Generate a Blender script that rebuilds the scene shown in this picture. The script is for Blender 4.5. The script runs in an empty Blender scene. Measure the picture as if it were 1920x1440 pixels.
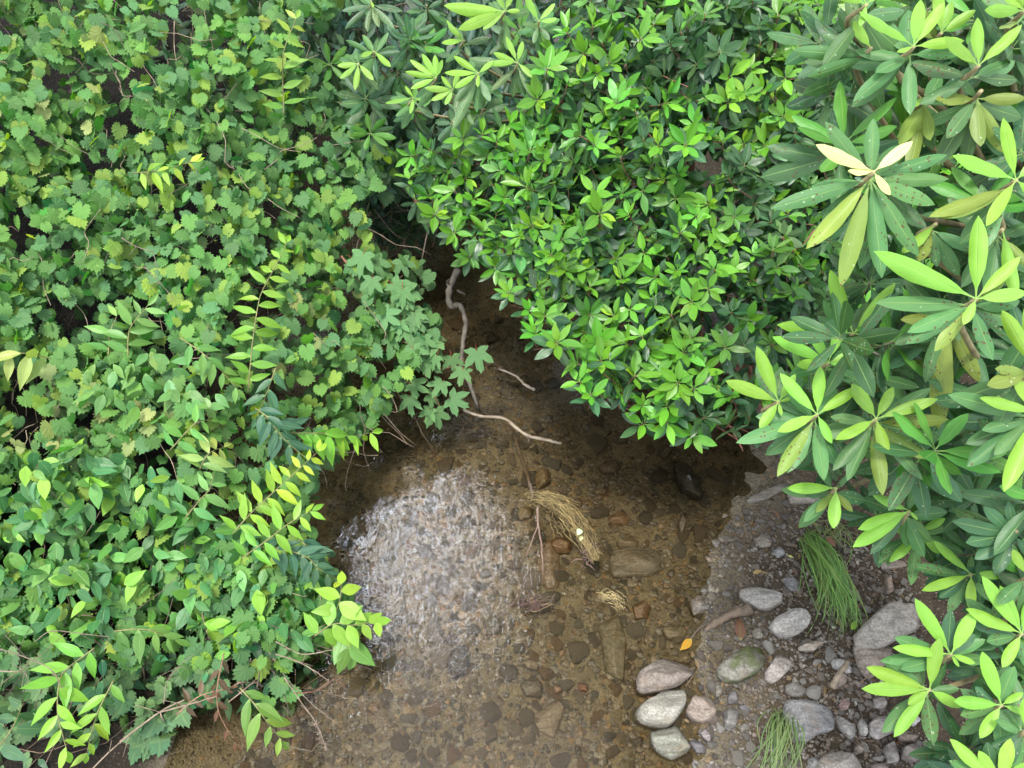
import bpy, math, random
import numpy as np
from mathutils import Vector, Matrix, Quaternion, noise as mnoise

rnd = random.Random(7)
rng = np.random.default_rng(11)
SC = bpy.context.scene
COL = SC.collection

# ------------------------------------------------------------------ camera
H = 3.6
PITCH = math.radians(52.0)
FPX = 1397.0
cam_d = bpy.data.cameras.new('camera')
cam = bpy.data.objects.new('camera', cam_d)
COL.objects.link(cam)
cam.location = (0, 0, H)
cam.rotation_euler = (math.pi / 2 - PITCH, 0, 0)
cam_d.sensor_width = 36.0
cam_d.lens = 36.0 * FPX / 1920.0
cam_d.clip_start = 0.05
cam_d.clip_end = 500
SC.camera = cam

# ------------------------------------------------------------------ sky, sun, exposure
SUN_DIR = Vector((-0.15, -0.14, 0.98)).normalized()     # high behind the viewer, through thin cloud
elev = math.asin(SUN_DIR.z)
azim = math.atan2(SUN_DIR.x, SUN_DIR.y)
world = bpy.data.worlds.new('World')
SC.world = world
world.use_nodes = True
wn = world.node_tree
bg = wn.nodes['Background']
sky = wn.nodes.new('ShaderNodeTexSky')
sky.sky_type = 'NISHITA'
sky.sun_disc = False
sky.sun_elevation = elev
sky.sun_rotation = azim
sky.air_density = 1.0
sky.dust_density = 1.2
sky.ozone_density = 0.6
cloud = wn.nodes.new('ShaderNodeHueSaturation')     # thin white cloud over the sky
cloud.inputs['Saturation'].default_value = 0.35
wn.links.new(sky.outputs[0], cloud.inputs['Color'])
# bright patch added to the unseen sky ahead, shaped to make the water's sheen
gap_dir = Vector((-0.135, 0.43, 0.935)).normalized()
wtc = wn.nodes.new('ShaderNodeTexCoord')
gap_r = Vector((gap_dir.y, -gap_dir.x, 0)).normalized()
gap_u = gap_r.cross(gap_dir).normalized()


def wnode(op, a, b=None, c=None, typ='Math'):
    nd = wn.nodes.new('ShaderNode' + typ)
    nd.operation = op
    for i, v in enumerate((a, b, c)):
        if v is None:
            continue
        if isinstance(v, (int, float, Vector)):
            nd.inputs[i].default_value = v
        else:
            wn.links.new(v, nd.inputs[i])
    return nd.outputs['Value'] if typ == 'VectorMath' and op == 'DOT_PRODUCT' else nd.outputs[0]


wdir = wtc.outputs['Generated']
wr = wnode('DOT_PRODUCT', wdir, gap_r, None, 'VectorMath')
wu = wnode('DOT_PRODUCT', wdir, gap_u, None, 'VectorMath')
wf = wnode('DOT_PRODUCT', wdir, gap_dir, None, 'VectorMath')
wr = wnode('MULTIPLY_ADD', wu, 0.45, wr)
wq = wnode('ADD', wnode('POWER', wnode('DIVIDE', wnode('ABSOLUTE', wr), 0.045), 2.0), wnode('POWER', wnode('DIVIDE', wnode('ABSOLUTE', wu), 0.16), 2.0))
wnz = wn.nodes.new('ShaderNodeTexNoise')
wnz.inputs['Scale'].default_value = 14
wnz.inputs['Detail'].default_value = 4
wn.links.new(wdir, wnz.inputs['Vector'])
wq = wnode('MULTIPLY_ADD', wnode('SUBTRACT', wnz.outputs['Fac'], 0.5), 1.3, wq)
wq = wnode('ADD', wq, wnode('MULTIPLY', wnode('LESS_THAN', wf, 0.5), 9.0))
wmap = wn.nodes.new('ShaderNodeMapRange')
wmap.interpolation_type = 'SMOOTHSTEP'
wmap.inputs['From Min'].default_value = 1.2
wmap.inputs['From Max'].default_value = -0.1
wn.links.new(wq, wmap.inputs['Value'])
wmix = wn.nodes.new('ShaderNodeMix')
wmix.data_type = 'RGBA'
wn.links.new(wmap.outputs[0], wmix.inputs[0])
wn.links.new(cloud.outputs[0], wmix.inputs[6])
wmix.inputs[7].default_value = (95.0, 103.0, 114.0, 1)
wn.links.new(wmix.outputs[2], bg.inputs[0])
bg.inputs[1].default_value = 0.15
sun_d = bpy.data.lights.new('sun', 'SUN')
sun_d.energy = 1.1
sun_d.angle = math.radians(12)
sun_d.color = (1.0, 0.965, 0.9)
sun = bpy.data.objects.new('sun', sun_d)
COL.objects.link(sun)
sun.rotation_euler = SUN_DIR.to_track_quat('Z', 'Y').to_euler()
SC.view_settings.view_transform = 'Standard'
SC.view_settings.look = 'None'
SC.view_settings.exposure = 2.32
SC.view_settings.gamma = 1.0
SC.render.engine = 'CYCLES'
SC.cycles.use_denoising = True
SC.cycles.max_bounces = 8
SC.cycles.diffuse_bounces = 2
SC.cycles.transmission_bounces = 3
SC.cycles.transparent_max_bounces = 8
SC.cycles.caustics_reflective = False
SC.cycles.caustics_refractive = False

# ------------------------------------------------------------------ geometry of the view
FW = np.array([0, math.cos(PITCH), -math.sin(PITCH)])
UP = np.array([0, math.sin(PITCH), math.cos(PITCH)])
RT = np.array([1.0, 0, 0])
CAM = np.array([0, 0, H])


def ray(px, py):
    return FW + RT * ((px - 960) / FPX) - UP * ((py - 720) / FPX)


def W(px, py, d):
    return CAM + ray(px, py) * d


def sstep(a, b, x):
    t = np.clip((x - a) / (b - a), 0, 1)
    return t * t * (3 - 2 * t)


def nz(x, y, s=1.0, o=0.0):
    return mnoise.noise(Vector((x * s + o, y * s - o, o * 1.7)))


YS = [-6, 0.4, 0.8, 1.6, 2.2, 3.0, 4.3, 6.0, 9.0, 40]
XL = [-1.3, -1.5, -1.48, -1.55, -1.6, -1.5, -1.45, -1.3, -1.0, 3.0]
XR = [0.9, 0.78, 0.83, 0.97, 1.32, 1.5, 1.2, 0.9, 1.0, 5.0]


def ground(x, y):
    xl = float(np.interp(y, YS, XL)) + 0.07 * nz(x, y, 2.3, 3)
    xr = float(np.interp(y, YS, XR)) + 0.06 * nz(x, y, 3.1, 9)
    if x < xl:
        d = xl - x
        z = 0.16 * (1 - math.exp(-d * 7)) + 0.20 * min(d, 3.5) + 0.17 * max(0.0, min(y, 6) - 1.0) * (1 - math.exp(-d * 1.6))
        z = z * (0.25 + 0.75 * float(sstep(0.3, 1.9, y))) + 0.03 * nz(x, y, 1.8, 5)
    elif x > xr:
        d = x - xr
        z = 0.075 * min(d, 1.0) + 0.42 * max(0.0, min(d, 4.5) - 0.9) + 0.012 * nz(x, y, 7, 1) + 0.02 * nz(x, y, 2.2, 4) * min(1, d * 3)
    else:
        t = min(x - xl, xr - x)
        dep = 0.02 + 0.13 * (1 - math.exp(-t * 4.0))
        dep += 0.06 * math.exp(-((x + 1.0) ** 2 / 0.15 + (y - 2.1) ** 2 / 0.2))
        z = -dep + 0.018 * nz(x, y, 3.3, 2) + 0.006 * nz(x, y, 11, 6)
    return z


def G(px, py):
    """the point where the view line through a pixel meets the ground"""
    r = ray(px, py)
    lo, hi = 0.5, 12.0
    s = lo
    prev = lo
    while s < hi:
        p = CAM + r * s
        if p[2] < ground(p[0], p[1]):
            a, b = prev, s
            for _ in range(18):
                m = (a + b) / 2
                q = CAM + r * m
                if q[2] < ground(q[0], q[1]):
                    b = m
                else:
                    a = m
            return CAM + r * b
        prev = s
        s += 0.04
    return CAM + r * hi


def PZ(px, py, z):
    r = ray(px, py)
    return CAM + r * ((z - H) / r[2])


# ------------------------------------------------------------------ materials
class NT:
    def __init__(self, name):
        self.m = bpy.data.materials.new(name)
        self.m.use_nodes = True
        self.t = self.m.node_tree
        self.t.nodes.clear()
        self.out = self.t.nodes.new('ShaderNodeOutputMaterial')

    def n(self, typ, **kw):
        nd = self.t.nodes.new('ShaderNode' + typ)
        for k, v in kw.items():
            if k.startswith('i_'):
                key = k[2:]
                nd.inputs[int(key) if key.isdigit() else key.replace('_', ' ')].default_value = v
            else:
                setattr(nd, k, v)
        return nd

    def l(self, a, b):
        self.t.links.new(a, b)

    def math(self, op, a, b=None, c=None, clamp=False):
        nd = self.n('Math', operation=op, use_clamp=clamp)
        for i, v in enumerate((a, b, c)):
            if v is None:
                continue
            if isinstance(v, (int, float)):
                nd.inputs[i].default_value = v
            else:
                self.l(v, nd.inputs[i])
        return nd.outputs[0]

    def mix(self, f, a, b, mode='MIX'):
        nd = self.n('Mix', data_type='RGBA', blend_type=mode)
        for i, v in ((0, f), (6, a), (7, b)):
            if isinstance(v, (int, float)):
                nd.inputs[i].default_value = v
            elif isinstance(v, tuple):
                nd.inputs[i].default_value = v if len(v) == 4 else v + (1,)
            else:
                self.l(v, nd.inputs[i])
        return nd.outputs[2]

    def ramp(self, f, stops):
        nd = self.n('ValToRGB')
        e = nd.color_ramp.elements
        while len(e) > len(stops):
            e.remove(e[-1])
        while len(e) < len(stops):
            e.new(0.5)
        for el, (p, c) in zip(e, stops):
            el.position = p
            el.color = c if len(c) == 4 else tuple(c) + (1,)
        self.l(f, nd.inputs[0])
        return nd.outputs[0]

    def noise(self, vec, scale, detail=4, rough=0.55, dist=0.0):
        nd = self.n('TexNoise')
        nd.inputs['Scale'].default_value = scale
        nd.inputs['Detail'].default_value = detail
        nd.inputs['Roughness'].default_value = rough
        nd.inputs['Distortion'].default_value = dist
        if vec is not None:
            self.l(vec, nd.inputs['Vector'])
        return nd.outputs['Fac']

    def bump(self, h, strength, dist, normal=None):
        nd = self.n('Bump')
        nd.inputs['Strength'].default_value = strength
        nd.inputs['Distance'].default_value = dist
        self.l(h, nd.inputs['Height'])
        if normal is not None:
            self.l(normal, nd.inputs['Normal'])
        return nd.outputs[0]


def leaf_material(name, rough, spec, trans, vein_kind, vein_amt, tcol, spots=0.0, back=(0.10, 0.16, 0.06)):
    k = NT(name)
    col = k.n('Attribute', attribute_name='col').outputs['Color']
    luv = k.n('Attribute', attribute_name='luv')
    sep = k.n('SeparateXYZ')
    k.l(luv.outputs['Vector'], sep.inputs[0])
    u, v, ident = sep.outputs[0], sep.outputs[1], sep.outputs[2]
    geo = k.n('NewGeometry')
    oi = k.n('ObjectInfo')
    # mottling over the blade
    pos = k.n('TexCoord').outputs['Object']
    nf = k.noise(pos, 26.0, 3, 0.6)
    c = k.mix(k.math('MULTIPLY_ADD', nf, 0.7, -0.1, clamp=True), col, k.mix(0.55, col, (0.02, 0.055, 0.02)), 'MIX')
    hs = k.n('HueSaturation')
    k.l(k.math('MULTIPLY_ADD', oi.outputs['Random'], 0.018, 0.491), hs.inputs['Hue'])
    k.l(k.math('MULTIPLY_ADD', oi.outputs['Random'], 0.25, 0.88), hs.inputs['Value'])
    k.l(c, hs.inputs['Color'])
    c = hs.outputs[0]
    au = k.math('ABSOLUTE', u)
    if vein_kind == 'feather':
        mid = k.math('SUBTRACT', 1.0, k.math('MULTIPLY', au, 11.0), clamp=True)
        w = k.math('SINE', k.math('MULTIPLY', k.math('SUBTRACT', k.math('MULTIPLY', v, 13.0), k.math('MULTIPLY', au, 2.2)), 6.283))
        side = k.math('MULTIPLY', k.math('SUBTRACT', w, 0.72, clamp=True), 1.1)
        vein = k.math('MAXIMUM', mid, k.math('MULTIPLY', side, 0.35))
        pet = k.math('SUBTRACT', 1.0, k.math('MULTIPLY', k.math('SUBTRACT', v, 0.08), 16.0), clamp=True)
        pet = k.math('MULTIPLY', pet, k.math('GREATER_THAN', 0.14, v))
        vein = k.math('MAXIMUM', vein, pet)
        height = k.math('MULTIPLY', k.math('MAXIMUM', mid, k.math('MULTIPLY', side, 0.4)), -1.0)
    else:
        # palmate veins: u, v are the blade plane itself, measured from the stalk
        ang = k.math('ARCTAN2', u, v)
        rr = k.math('SQRT', k.math('ADD', k.math('MULTIPLY', u, u), k.math('MULTIPLY', v, v)))
        fr = k.math('ABSOLUTE', k.math('SUBTRACT', k.math('FRACT', k.math('MULTIPLY_ADD', ang, 1.43, 0.5)), 0.5))
        dist = k.math('MULTIPLY', fr, rr)
        vein = k.math('MULTIPLY', k.math('SUBTRACT', 1.0, k.math('MULTIPLY', dist, 42.0), clamp=True), k.math('MULTIPLY', rr, 4.0, clamp=True))
        height = k.math('MULTIPLY', k.math('SUBTRACT', 1.0, k.math('MULTIPLY', dist, 9.0), clamp=True), -1.0)
    light = k.mix(0.62, c, (0.26, 0.38, 0.12))
    c2 = k.mix(k.math('MULTIPLY', vein, vein_amt), c, light)
    if spots > 0:
        sv = k.n('TexVoronoi', feature='F1')
        sv.inputs['Scale'].default_value = 95
        k.l(pos, sv.inputs['Vector'])
        area = k.math('GREATER_THAN', k.noise(pos, 9.0, 2), 0.54)
        old = k.math('GREATER_THAN', ident, 0.5)
        sp = k.math('MULTIPLY', k.math('LESS_THAN', sv.outputs['Distance'], 0.27), k.math('MULTIPLY', area, old))
        c2 = k.mix(k.math('MULTIPLY', sp, spots), c2, (0.07, 0.032, 0.014))
        sv2 = k.n('TexVoronoi', feature='F1')
        sv2.inputs['Scale'].default_value = 60
        mp = k.n('Mapping')
        mp.inputs['Location'].default_value = (3.3, 1.7, 9.1)
        k.l(pos, mp.inputs['Vector'])
        k.l(mp.outputs[0], sv2.inputs['Vector'])
        wsp = k.math('MULTIPLY', k.math('LESS_THAN', sv2.outputs['Distance'], k.math('MULTIPLY_ADD', k.noise(pos, 14.0, 2), 0.7, -0.27)), old)
        c2 = k.mix(k.math('MULTIPLY', wsp, 0.34), c2, (0.42, 0.48, 0.36))
    cb = k.mix(0.55, c2, back)
    cf = k.mix(geo.outputs['Backfacing'], c2, cb)
    b = k.n('BsdfPrincipled')
    k.l(cf, b.inputs['Base Color'])
    b.inputs['Specular IOR Level'].default_value = spec
    k.l(k.math('ADD', k.math('MULTIPLY_ADD', nf, 0.22, rough - 0.1), k.math('MULTIPLY', geo.outputs['Backfacing'], 0.3)), b.inputs['Roughness'])
    k.l(k.bump(k.math('ADD', height, k.math('MULTIPLY', nf, 0.6)), 0.5, 0.0025), b.inputs['Normal'])
    tr = k.n('BsdfTranslucent')
    k.l(k.mix(1.0, c2, tcol, 'MULTIPLY'), tr.inputs['Color'])
    ms = k.n('MixShader')
    ms.inputs[0].default_value = trans
    k.l(b.outputs[0], ms.inputs[1])
    k.l(tr.outputs[0], ms.inputs[2])
    k.l(ms.outputs[0], k.out.inputs[0])
    return k.m


def bark_material(name, a, b_, rough=0.8, scale=30):
    k = NT(name)
    pos = k.n('TexCoord').outputs['Object']
    n1 = k.noise(pos, scale, 5, 0.65)
    n2 = k.noise(pos, scale * 4, 3, 0.6)
    att = k.n('Attribute', attribute_name='col').outputs['Color']
    c = k.ramp(n1, [(0.3, a), (0.7, b_)])
    c = k.mix(1.0, c, att, 'MULTIPLY')
    b = k.n('BsdfPrincipled')
    k.l(c, b.inputs['Base Color'])
    b.inputs['Roughness'].default_value = rough
    k.l(k.bump(k.math('ADD', n1, n2), 0.6, 0.004), b.inputs['Normal'])
    k.l(b.outputs[0], k.out.inputs[0])
    return k.m


M = {}
M['grape'] = leaf_material('grape_leaf', 0.44, 0.22, 0.25, 'palm', 0.42, (1.45, 1.95, 0.65))
M['maple'] = leaf_material('maple_leaf', 0.55, 0.28, 0.24, 'palm', 0.45, (1.8, 1.9, 0.9))
M['hobble'] = leaf_material('dog_hobble_leaf', 0.40, 0.28, 0.27, 'feather', 0.5, (1.9, 1.9, 0.7))
M['laurel'] = leaf_material('laurel_leaf', 0.33, 0.36, 0.22, 'feather', 0.45, (1.9, 1.9, 0.6))
M['rhodo'] = leaf_material('rhododendron_leaf', 0.42, 0.28, 0.22, 'feather', 0.75, (1.8, 1.9, 0.7), spots=0.8, back=(0.20, 0.24, 0.10))
M['twig'] = bark_material('twig_bark', (0.10, 0.075, 0.055), (0.24, 0.19, 0.15))
M['redtwig'] = bark_material('red_twig_bark', (0.10, 0.035, 0.022), (0.22, 0.10, 0.06))
M['bark'] = bark_material('grey_bark', (0.09, 0.08, 0.065), (0.34, 0.31, 0.27), 0.75, 18)
M['driftwood'] = bark_material('driftwood', (0.20, 0.16, 0.12), (0.50, 0.44, 0.36), 0.7, 22)
M['straw'] = bark_material('straw', (0.32, 0.27, 0.13), (0.55, 0.48, 0.27), 0.7, 20)
M['grass'] = leaf_material('grass_blade', 0.5, 0.4, 0.3, 'feather', 0.2, (1.7, 1.8, 0.7))


def stone_material(name, wet=0.0):
    k = NT(name)
    tc = k.n('TexCoord').outputs['Object']
    oi = k.n('ObjectInfo')
    att = k.n('Attribute', attribute_name='col').outputs['Color']
    off = k.n('VectorMath', operation='ADD')
    k.l(tc, off.inputs[0])
    cmb = k.n('CombineXYZ')
    k.l(k.math('MULTIPLY', oi.outputs['Random'], 37.0), cmb.inputs[0])
    k.l(k.math('MULTIPLY', oi.outputs['Random'], 91.0), cmb.inputs[1])
    k.l(cmb.outputs[0], off.inputs[1])
    p = off.outputs[0]
    mp = k.n('Mapping')
    mp.inputs['Rotation'].default_value = (0.35, 0.5, 0.6)
    mp.inputs['Scale'].default_value = (5, 26, 40)
    k.l(p, mp.inputs['Vector'])
    streak = k.noise(mp.outputs[0], 1.3, 5, 0.62, 0.6)
    blot = k.noise(p, 11, 5, 0.65)
    fine = k.noise(p, 95, 4, 0.7)
    micro = k.noise(p, 330, 2, 0.6)
    c = k.mix(k.ramp(streak, [(0.36, (0, 0, 0)), (0.66, (1, 1, 1))]), k.mix(0.55, att, (0.02, 0.017, 0.013)), k.mix(0.25, att, (0.62, 0.58, 0.52)))
    c = k.mix(k.math('MULTIPLY_ADD', blot, 1.2, -0.3, clamp=True), c, att)
    c = k.mix(k.ramp(fine, [(0.42, (0.75, 0.75, 0.75)), (0.62, (0, 0, 0))]), c, k.mix(0.6, c, (0.012, 0.01, 0.008)))
    c = k.mix(k.ramp(blot, [(0.55, (0, 0, 0)), (0.75, (0.4, 0.4, 0.4))]), c, (0.17, 0.09, 0.035))
    # damp lower part of stones standing in the water
    geo = k.n('NewGeometry')
    sz = k.n('SeparateXYZ')
    k.l(geo.outputs['Position'], sz.inputs[0])
    hgt = k.math('ADD', sz.outputs[2], k.math('MULTIPLY_ADD', blot, 0.03, -0.015))
    damp = k.math('SUBTRACT', 1.0, k.math('MULTIPLY', k.math('SUBTRACT', hgt, 0.012), 55.0), clamp=True)
    c = k.mix(k.math('MULTIPLY', damp, 0.55), c, k.mix(0.75, c, (0.015, 0.011, 0.008)))
    b = k.n('BsdfPrincipled')
    k.l(c, b.inputs['Base Color'])
    k.l(k.math('MULTIPLY_ADD', damp, -0.45, 0.72 - 0.4 * wet), b.inputs['Roughness'])
    b.inputs['Specular IOR Level'].default_value = 0.4
    hh = k.math('ADD', k.math('MULTIPLY', streak, 1.0), k.math('ADD', k.math('MULTIPLY', fine, 0.35), k.math('MULTIPLY', micro, 0.12)))
    k.l(k.bump(hh, 0.75, 0.012), b.inputs['Normal'])
    k.l(b.outputs[0], k.out.inputs[0])
    return k.m


M['stone'] = stone_material('schist_stone')


def moss_stone_material():
    m = M['stone'].copy()
    m.name = 'mossy_stone'
    t = m.node_tree
    b = next(n for n in t.nodes if n.type == 'BSDF_PRINCIPLED')
    src = b.inputs['Base Color'].links[0].from_socket
    tc = t.nodes.new('ShaderNodeTexCoord')
    n = t.nodes.new('ShaderNodeTexNoise')
    n.inputs['Scale'].default_value = 9
    n.inputs['Detail'].default_value = 6
    t.links.new(tc.outputs['Object'], n.inputs['Vector'])
    r = t.nodes.new('ShaderNodeValToRGB')
    r.color_ramp.elements[0].position = 0.44
    r.color_ramp.elements[1].position = 0.56
    t.links.new(n.outputs['Fac'], r.inputs[0])
    mx = t.nodes.new('ShaderNodeMix')
    mx.data_type = 'RGBA'
    t.links.new(r.outputs[0], mx.inputs[0])
    t.links.new(src, mx.inputs[6])
    mx.inputs[7].default_value = (0.045, 0.055, 0.014, 1)
    t.links.new(mx.outputs[2], b.inputs['Base Color'])
    return m


M['moss_stone'] = moss_stone_material()


def ground_material():
    k = NT('stream_bank_soil')
    geo = k.n('NewGeometry')
    p = geo.outputs['Position']
    sz = k.n('SeparateXYZ')
    k.l(p, sz.inputs[0])
    z = sz.outputs[2]
    big = k.noise(p, 2.6, 4, 0.6)
    mid = k.noise(p, 13, 5, 0.65)
    fine = k.noise(p, 120, 4, 0.7)
    vor = k.n('TexVoronoi', feature='F1')
    vor.inputs['Scale'].default_value = 24
    k.l(p, vor.inputs['Vector'])
    vor2 = k.n('TexVoronoi', feature='F1')
    vor2.inputs['Scale'].default_value = 75
    k.l(p, vor2.inputs['Vector'])
    vcol = k.n('SeparateColor')
    k.l(vor.outputs['Color'], vcol.inputs[0])
    sand = k.ramp(mid, [(0.3, (0.07, 0.058, 0.037)), (0.55, (0.122, 0.103, 0.067)), (0.8, (0.175, 0.15, 0.10))])
    pebble = k.ramp(vcol.outputs[0], [(0.0, (0.04, 0.031, 0.019)), (0.35, (0.10, 0.08, 0.045)), (0.7, (0.16, 0.10, 0.045)), (1.0, (0.22, 0.185, 0.13))])
    isp = k.math('LESS_THAN', vor.outputs['Distance'], k.math('MULTIPLY_ADD', big, 0.9, -0.12))
    bed = k.mix(k.math('MULTIPLY', isp, 0.85), sand, pebble)
    bed = k.mix(k.ramp(k.noise(p, 38, 4, 0.6, 1.5), [(0.33, (1, 1, 1)), (0.45, (0, 0, 0))]), bed, (0.03, 0.022, 0.013))
    soil = k.ramp(mid, [(0.3, (0.020, 0.0145, 0.009)), (0.7, (0.058, 0.043, 0.027))])
    v2 = k.n('SeparateColor')
    k.l(vor2.outputs['Color'], v2.inputs[0])
    grit = k.ramp(v2.outputs[1], [(0.0, (0.03, 0.021, 0.013)), (0.6, (0.078, 0.056, 0.038)), (1.0, (0.17, 0.14, 0.11))])
    soil = k.mix(k.math('LESS_THAN', vor2.outputs['Distance'], 0.33), soil, grit)
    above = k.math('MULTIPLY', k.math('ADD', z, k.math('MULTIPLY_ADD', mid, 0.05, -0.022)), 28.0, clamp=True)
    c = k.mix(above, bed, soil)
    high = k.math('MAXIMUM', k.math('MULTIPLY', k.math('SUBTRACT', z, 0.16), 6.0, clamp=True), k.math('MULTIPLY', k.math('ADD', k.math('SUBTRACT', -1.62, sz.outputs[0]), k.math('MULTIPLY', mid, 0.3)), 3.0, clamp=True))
    c = k.mix(high, c, k.ramp(mid, [(0.3, (0.004, 0.003, 0.002)), (0.7, (0.013, 0.010, 0.006))]))  # ground darkened to near black for the shade under the bank foliage
    b = k.n('BsdfPrincipled')
    k.l(c, b.inputs['Base Color'])
    wet = k.math('SUBTRACT', 1.0, k.math('MULTIPLY', k.math('SUBTRACT', z, 0.0), 30.0), clamp=True)
    k.l(k.math('MULTIPLY_ADD', wet, -0.25, 0.9), b.inputs['Roughness'])
    b.inputs['Specular IOR Level'].default_value = 0.22
    h = k.math('ADD', k.math('MULTIPLY', k.math('SUBTRACT', 0.5, vor.outputs['Distance'], clamp=True), isp), k.math('ADD', k.math('MULTIPLY', k.math('SUBTRACT', 0.5, vor2.outputs['Distance']), 0.3), k.math('MULTIPLY', fine, 0.25)))
    k.l(k.bump(h, 0.9, 0.03), b.inputs['Normal'])
    k.l(b.outputs[0], k.out.inputs[0])
    return k.m


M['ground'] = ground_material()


def water_material():
    k = NT('stream_water')
    geo = k.n('NewGeometry')
    p = geo.outputs['Position']
    sz = k.n('SeparateXYZ')
    k.l(p, sz.inputs[0])
    x, y = sz.outputs[0], sz.outputs[1]
    # how broken the surface is: a riffle runs down the left side of the channel
    dx = k.math('ADD', k.math('SUBTRACT', x, -0.38), k.math('MULTIPLY', k.math('SUBTRACT', 1.55, y), 0.42))
    dy = k.math('SUBTRACT', y, 1.5)
    d2 = k.math('ADD', k.math('MULTIPLY', k.math('MULTIPLY', dx, dx), 1.6), k.math('MULTIPLY', k.math('MULTIPLY', dy, dy), 0.5))
    rif = k.math('SUBTRACT', 1.0, d2, clamp=True)
    low = k.math('MULTIPLY', k.math('SUBTRACT', 1.35, y), 1.6, clamp=True)
    spot = k.ramp(k.noise(p, 2.3, 3, 0.6), [(0.5, (0, 0, 0)), (0.68, (1, 1, 1))])
    rif = k.math('MULTIPLY', rif, k.math('MULTIPLY_ADD', rif, -2.0, 3.0))
    rif = k.math('MULTIPLY', rif, k.math('SUBTRACT', 1.0, d2, clamp=True))
    calm = k.math('MULTIPLY_ADD', k.math('MULTIPLY', k.math('SUBTRACT', 2.9, y), 0.8, clamp=True), 0.05, 0.065)
    amp = k.math('ADD', k.math('MULTIPLY', rif, 0.19), k.math('MULTIPLY_ADD', spot, k.math('MULTIPLY', low, 0.12), calm))
    amp = k.math('MULTIPLY', amp, k.math('MULTIPLY_ADD', k.noise(p, 6, 3), 1.3, 0.35))
    mp = k.n('Mapping')
    mp.inputs['Rotation'].default_value = (0, 0, math.radians(-22))
    mp.inputs['Scale'].default_value = (1.0, 0.5, 1)
    k.l(p, mp.inputs['Vector'])
    w1 = k.noise(mp.outputs[0], 42, 3, 0.6, 0.9)
    w2 = k.noise(mp.outputs[0], 120, 2, 0.6, 0.5)
    w3 = k.noise(mp.outputs[0], 12, 2, 0.5, 0.6)
    h = k.math('ADD', k.math('MULTIPLY', w1, 1.0), k.math('ADD', k.math('MULTIPLY', w2, 0.28), k.math('MULTIPLY', w3, 1.6)))
    h = k.math('MULTIPLY', k.math('SUBTRACT', h, 1.44), amp)
    nrm = k.bump(h, 1.0, 0.0062)
    fr = k.n('Fresnel')
    fr.inputs['IOR'].default_value = 1.333
    k.l(nrm, fr.inputs['Normal'])
    gl = k.n('BsdfGlossy')
    gl.inputs['Roughness'].default_value = 0.03
    k.l(nrm, gl.inputs['Normal'])
    tr = k.n('BsdfTransparent')
    tr.inputs['Color'].default_value = (0.83, 0.78, 0.665, 1)
    ms = k.n('MixShader')
    k.l(fr.outputs[0], ms.inputs[0])
    k.l(tr.outputs[0], ms.inputs[1])
    k.l(gl.outputs[0], ms.inputs[2])
    k.l(ms.outputs[0], k.out.inputs[0])
    return k.m


M['water'] = water_material()


# ------------------------------------------------------------------ mesh building
def unit(v):
    v = np.asarray(v, float)
    n = np.linalg.norm(v, axis=-1, keepdims=True)
    return v / np.maximum(n, 1e-9)


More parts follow.
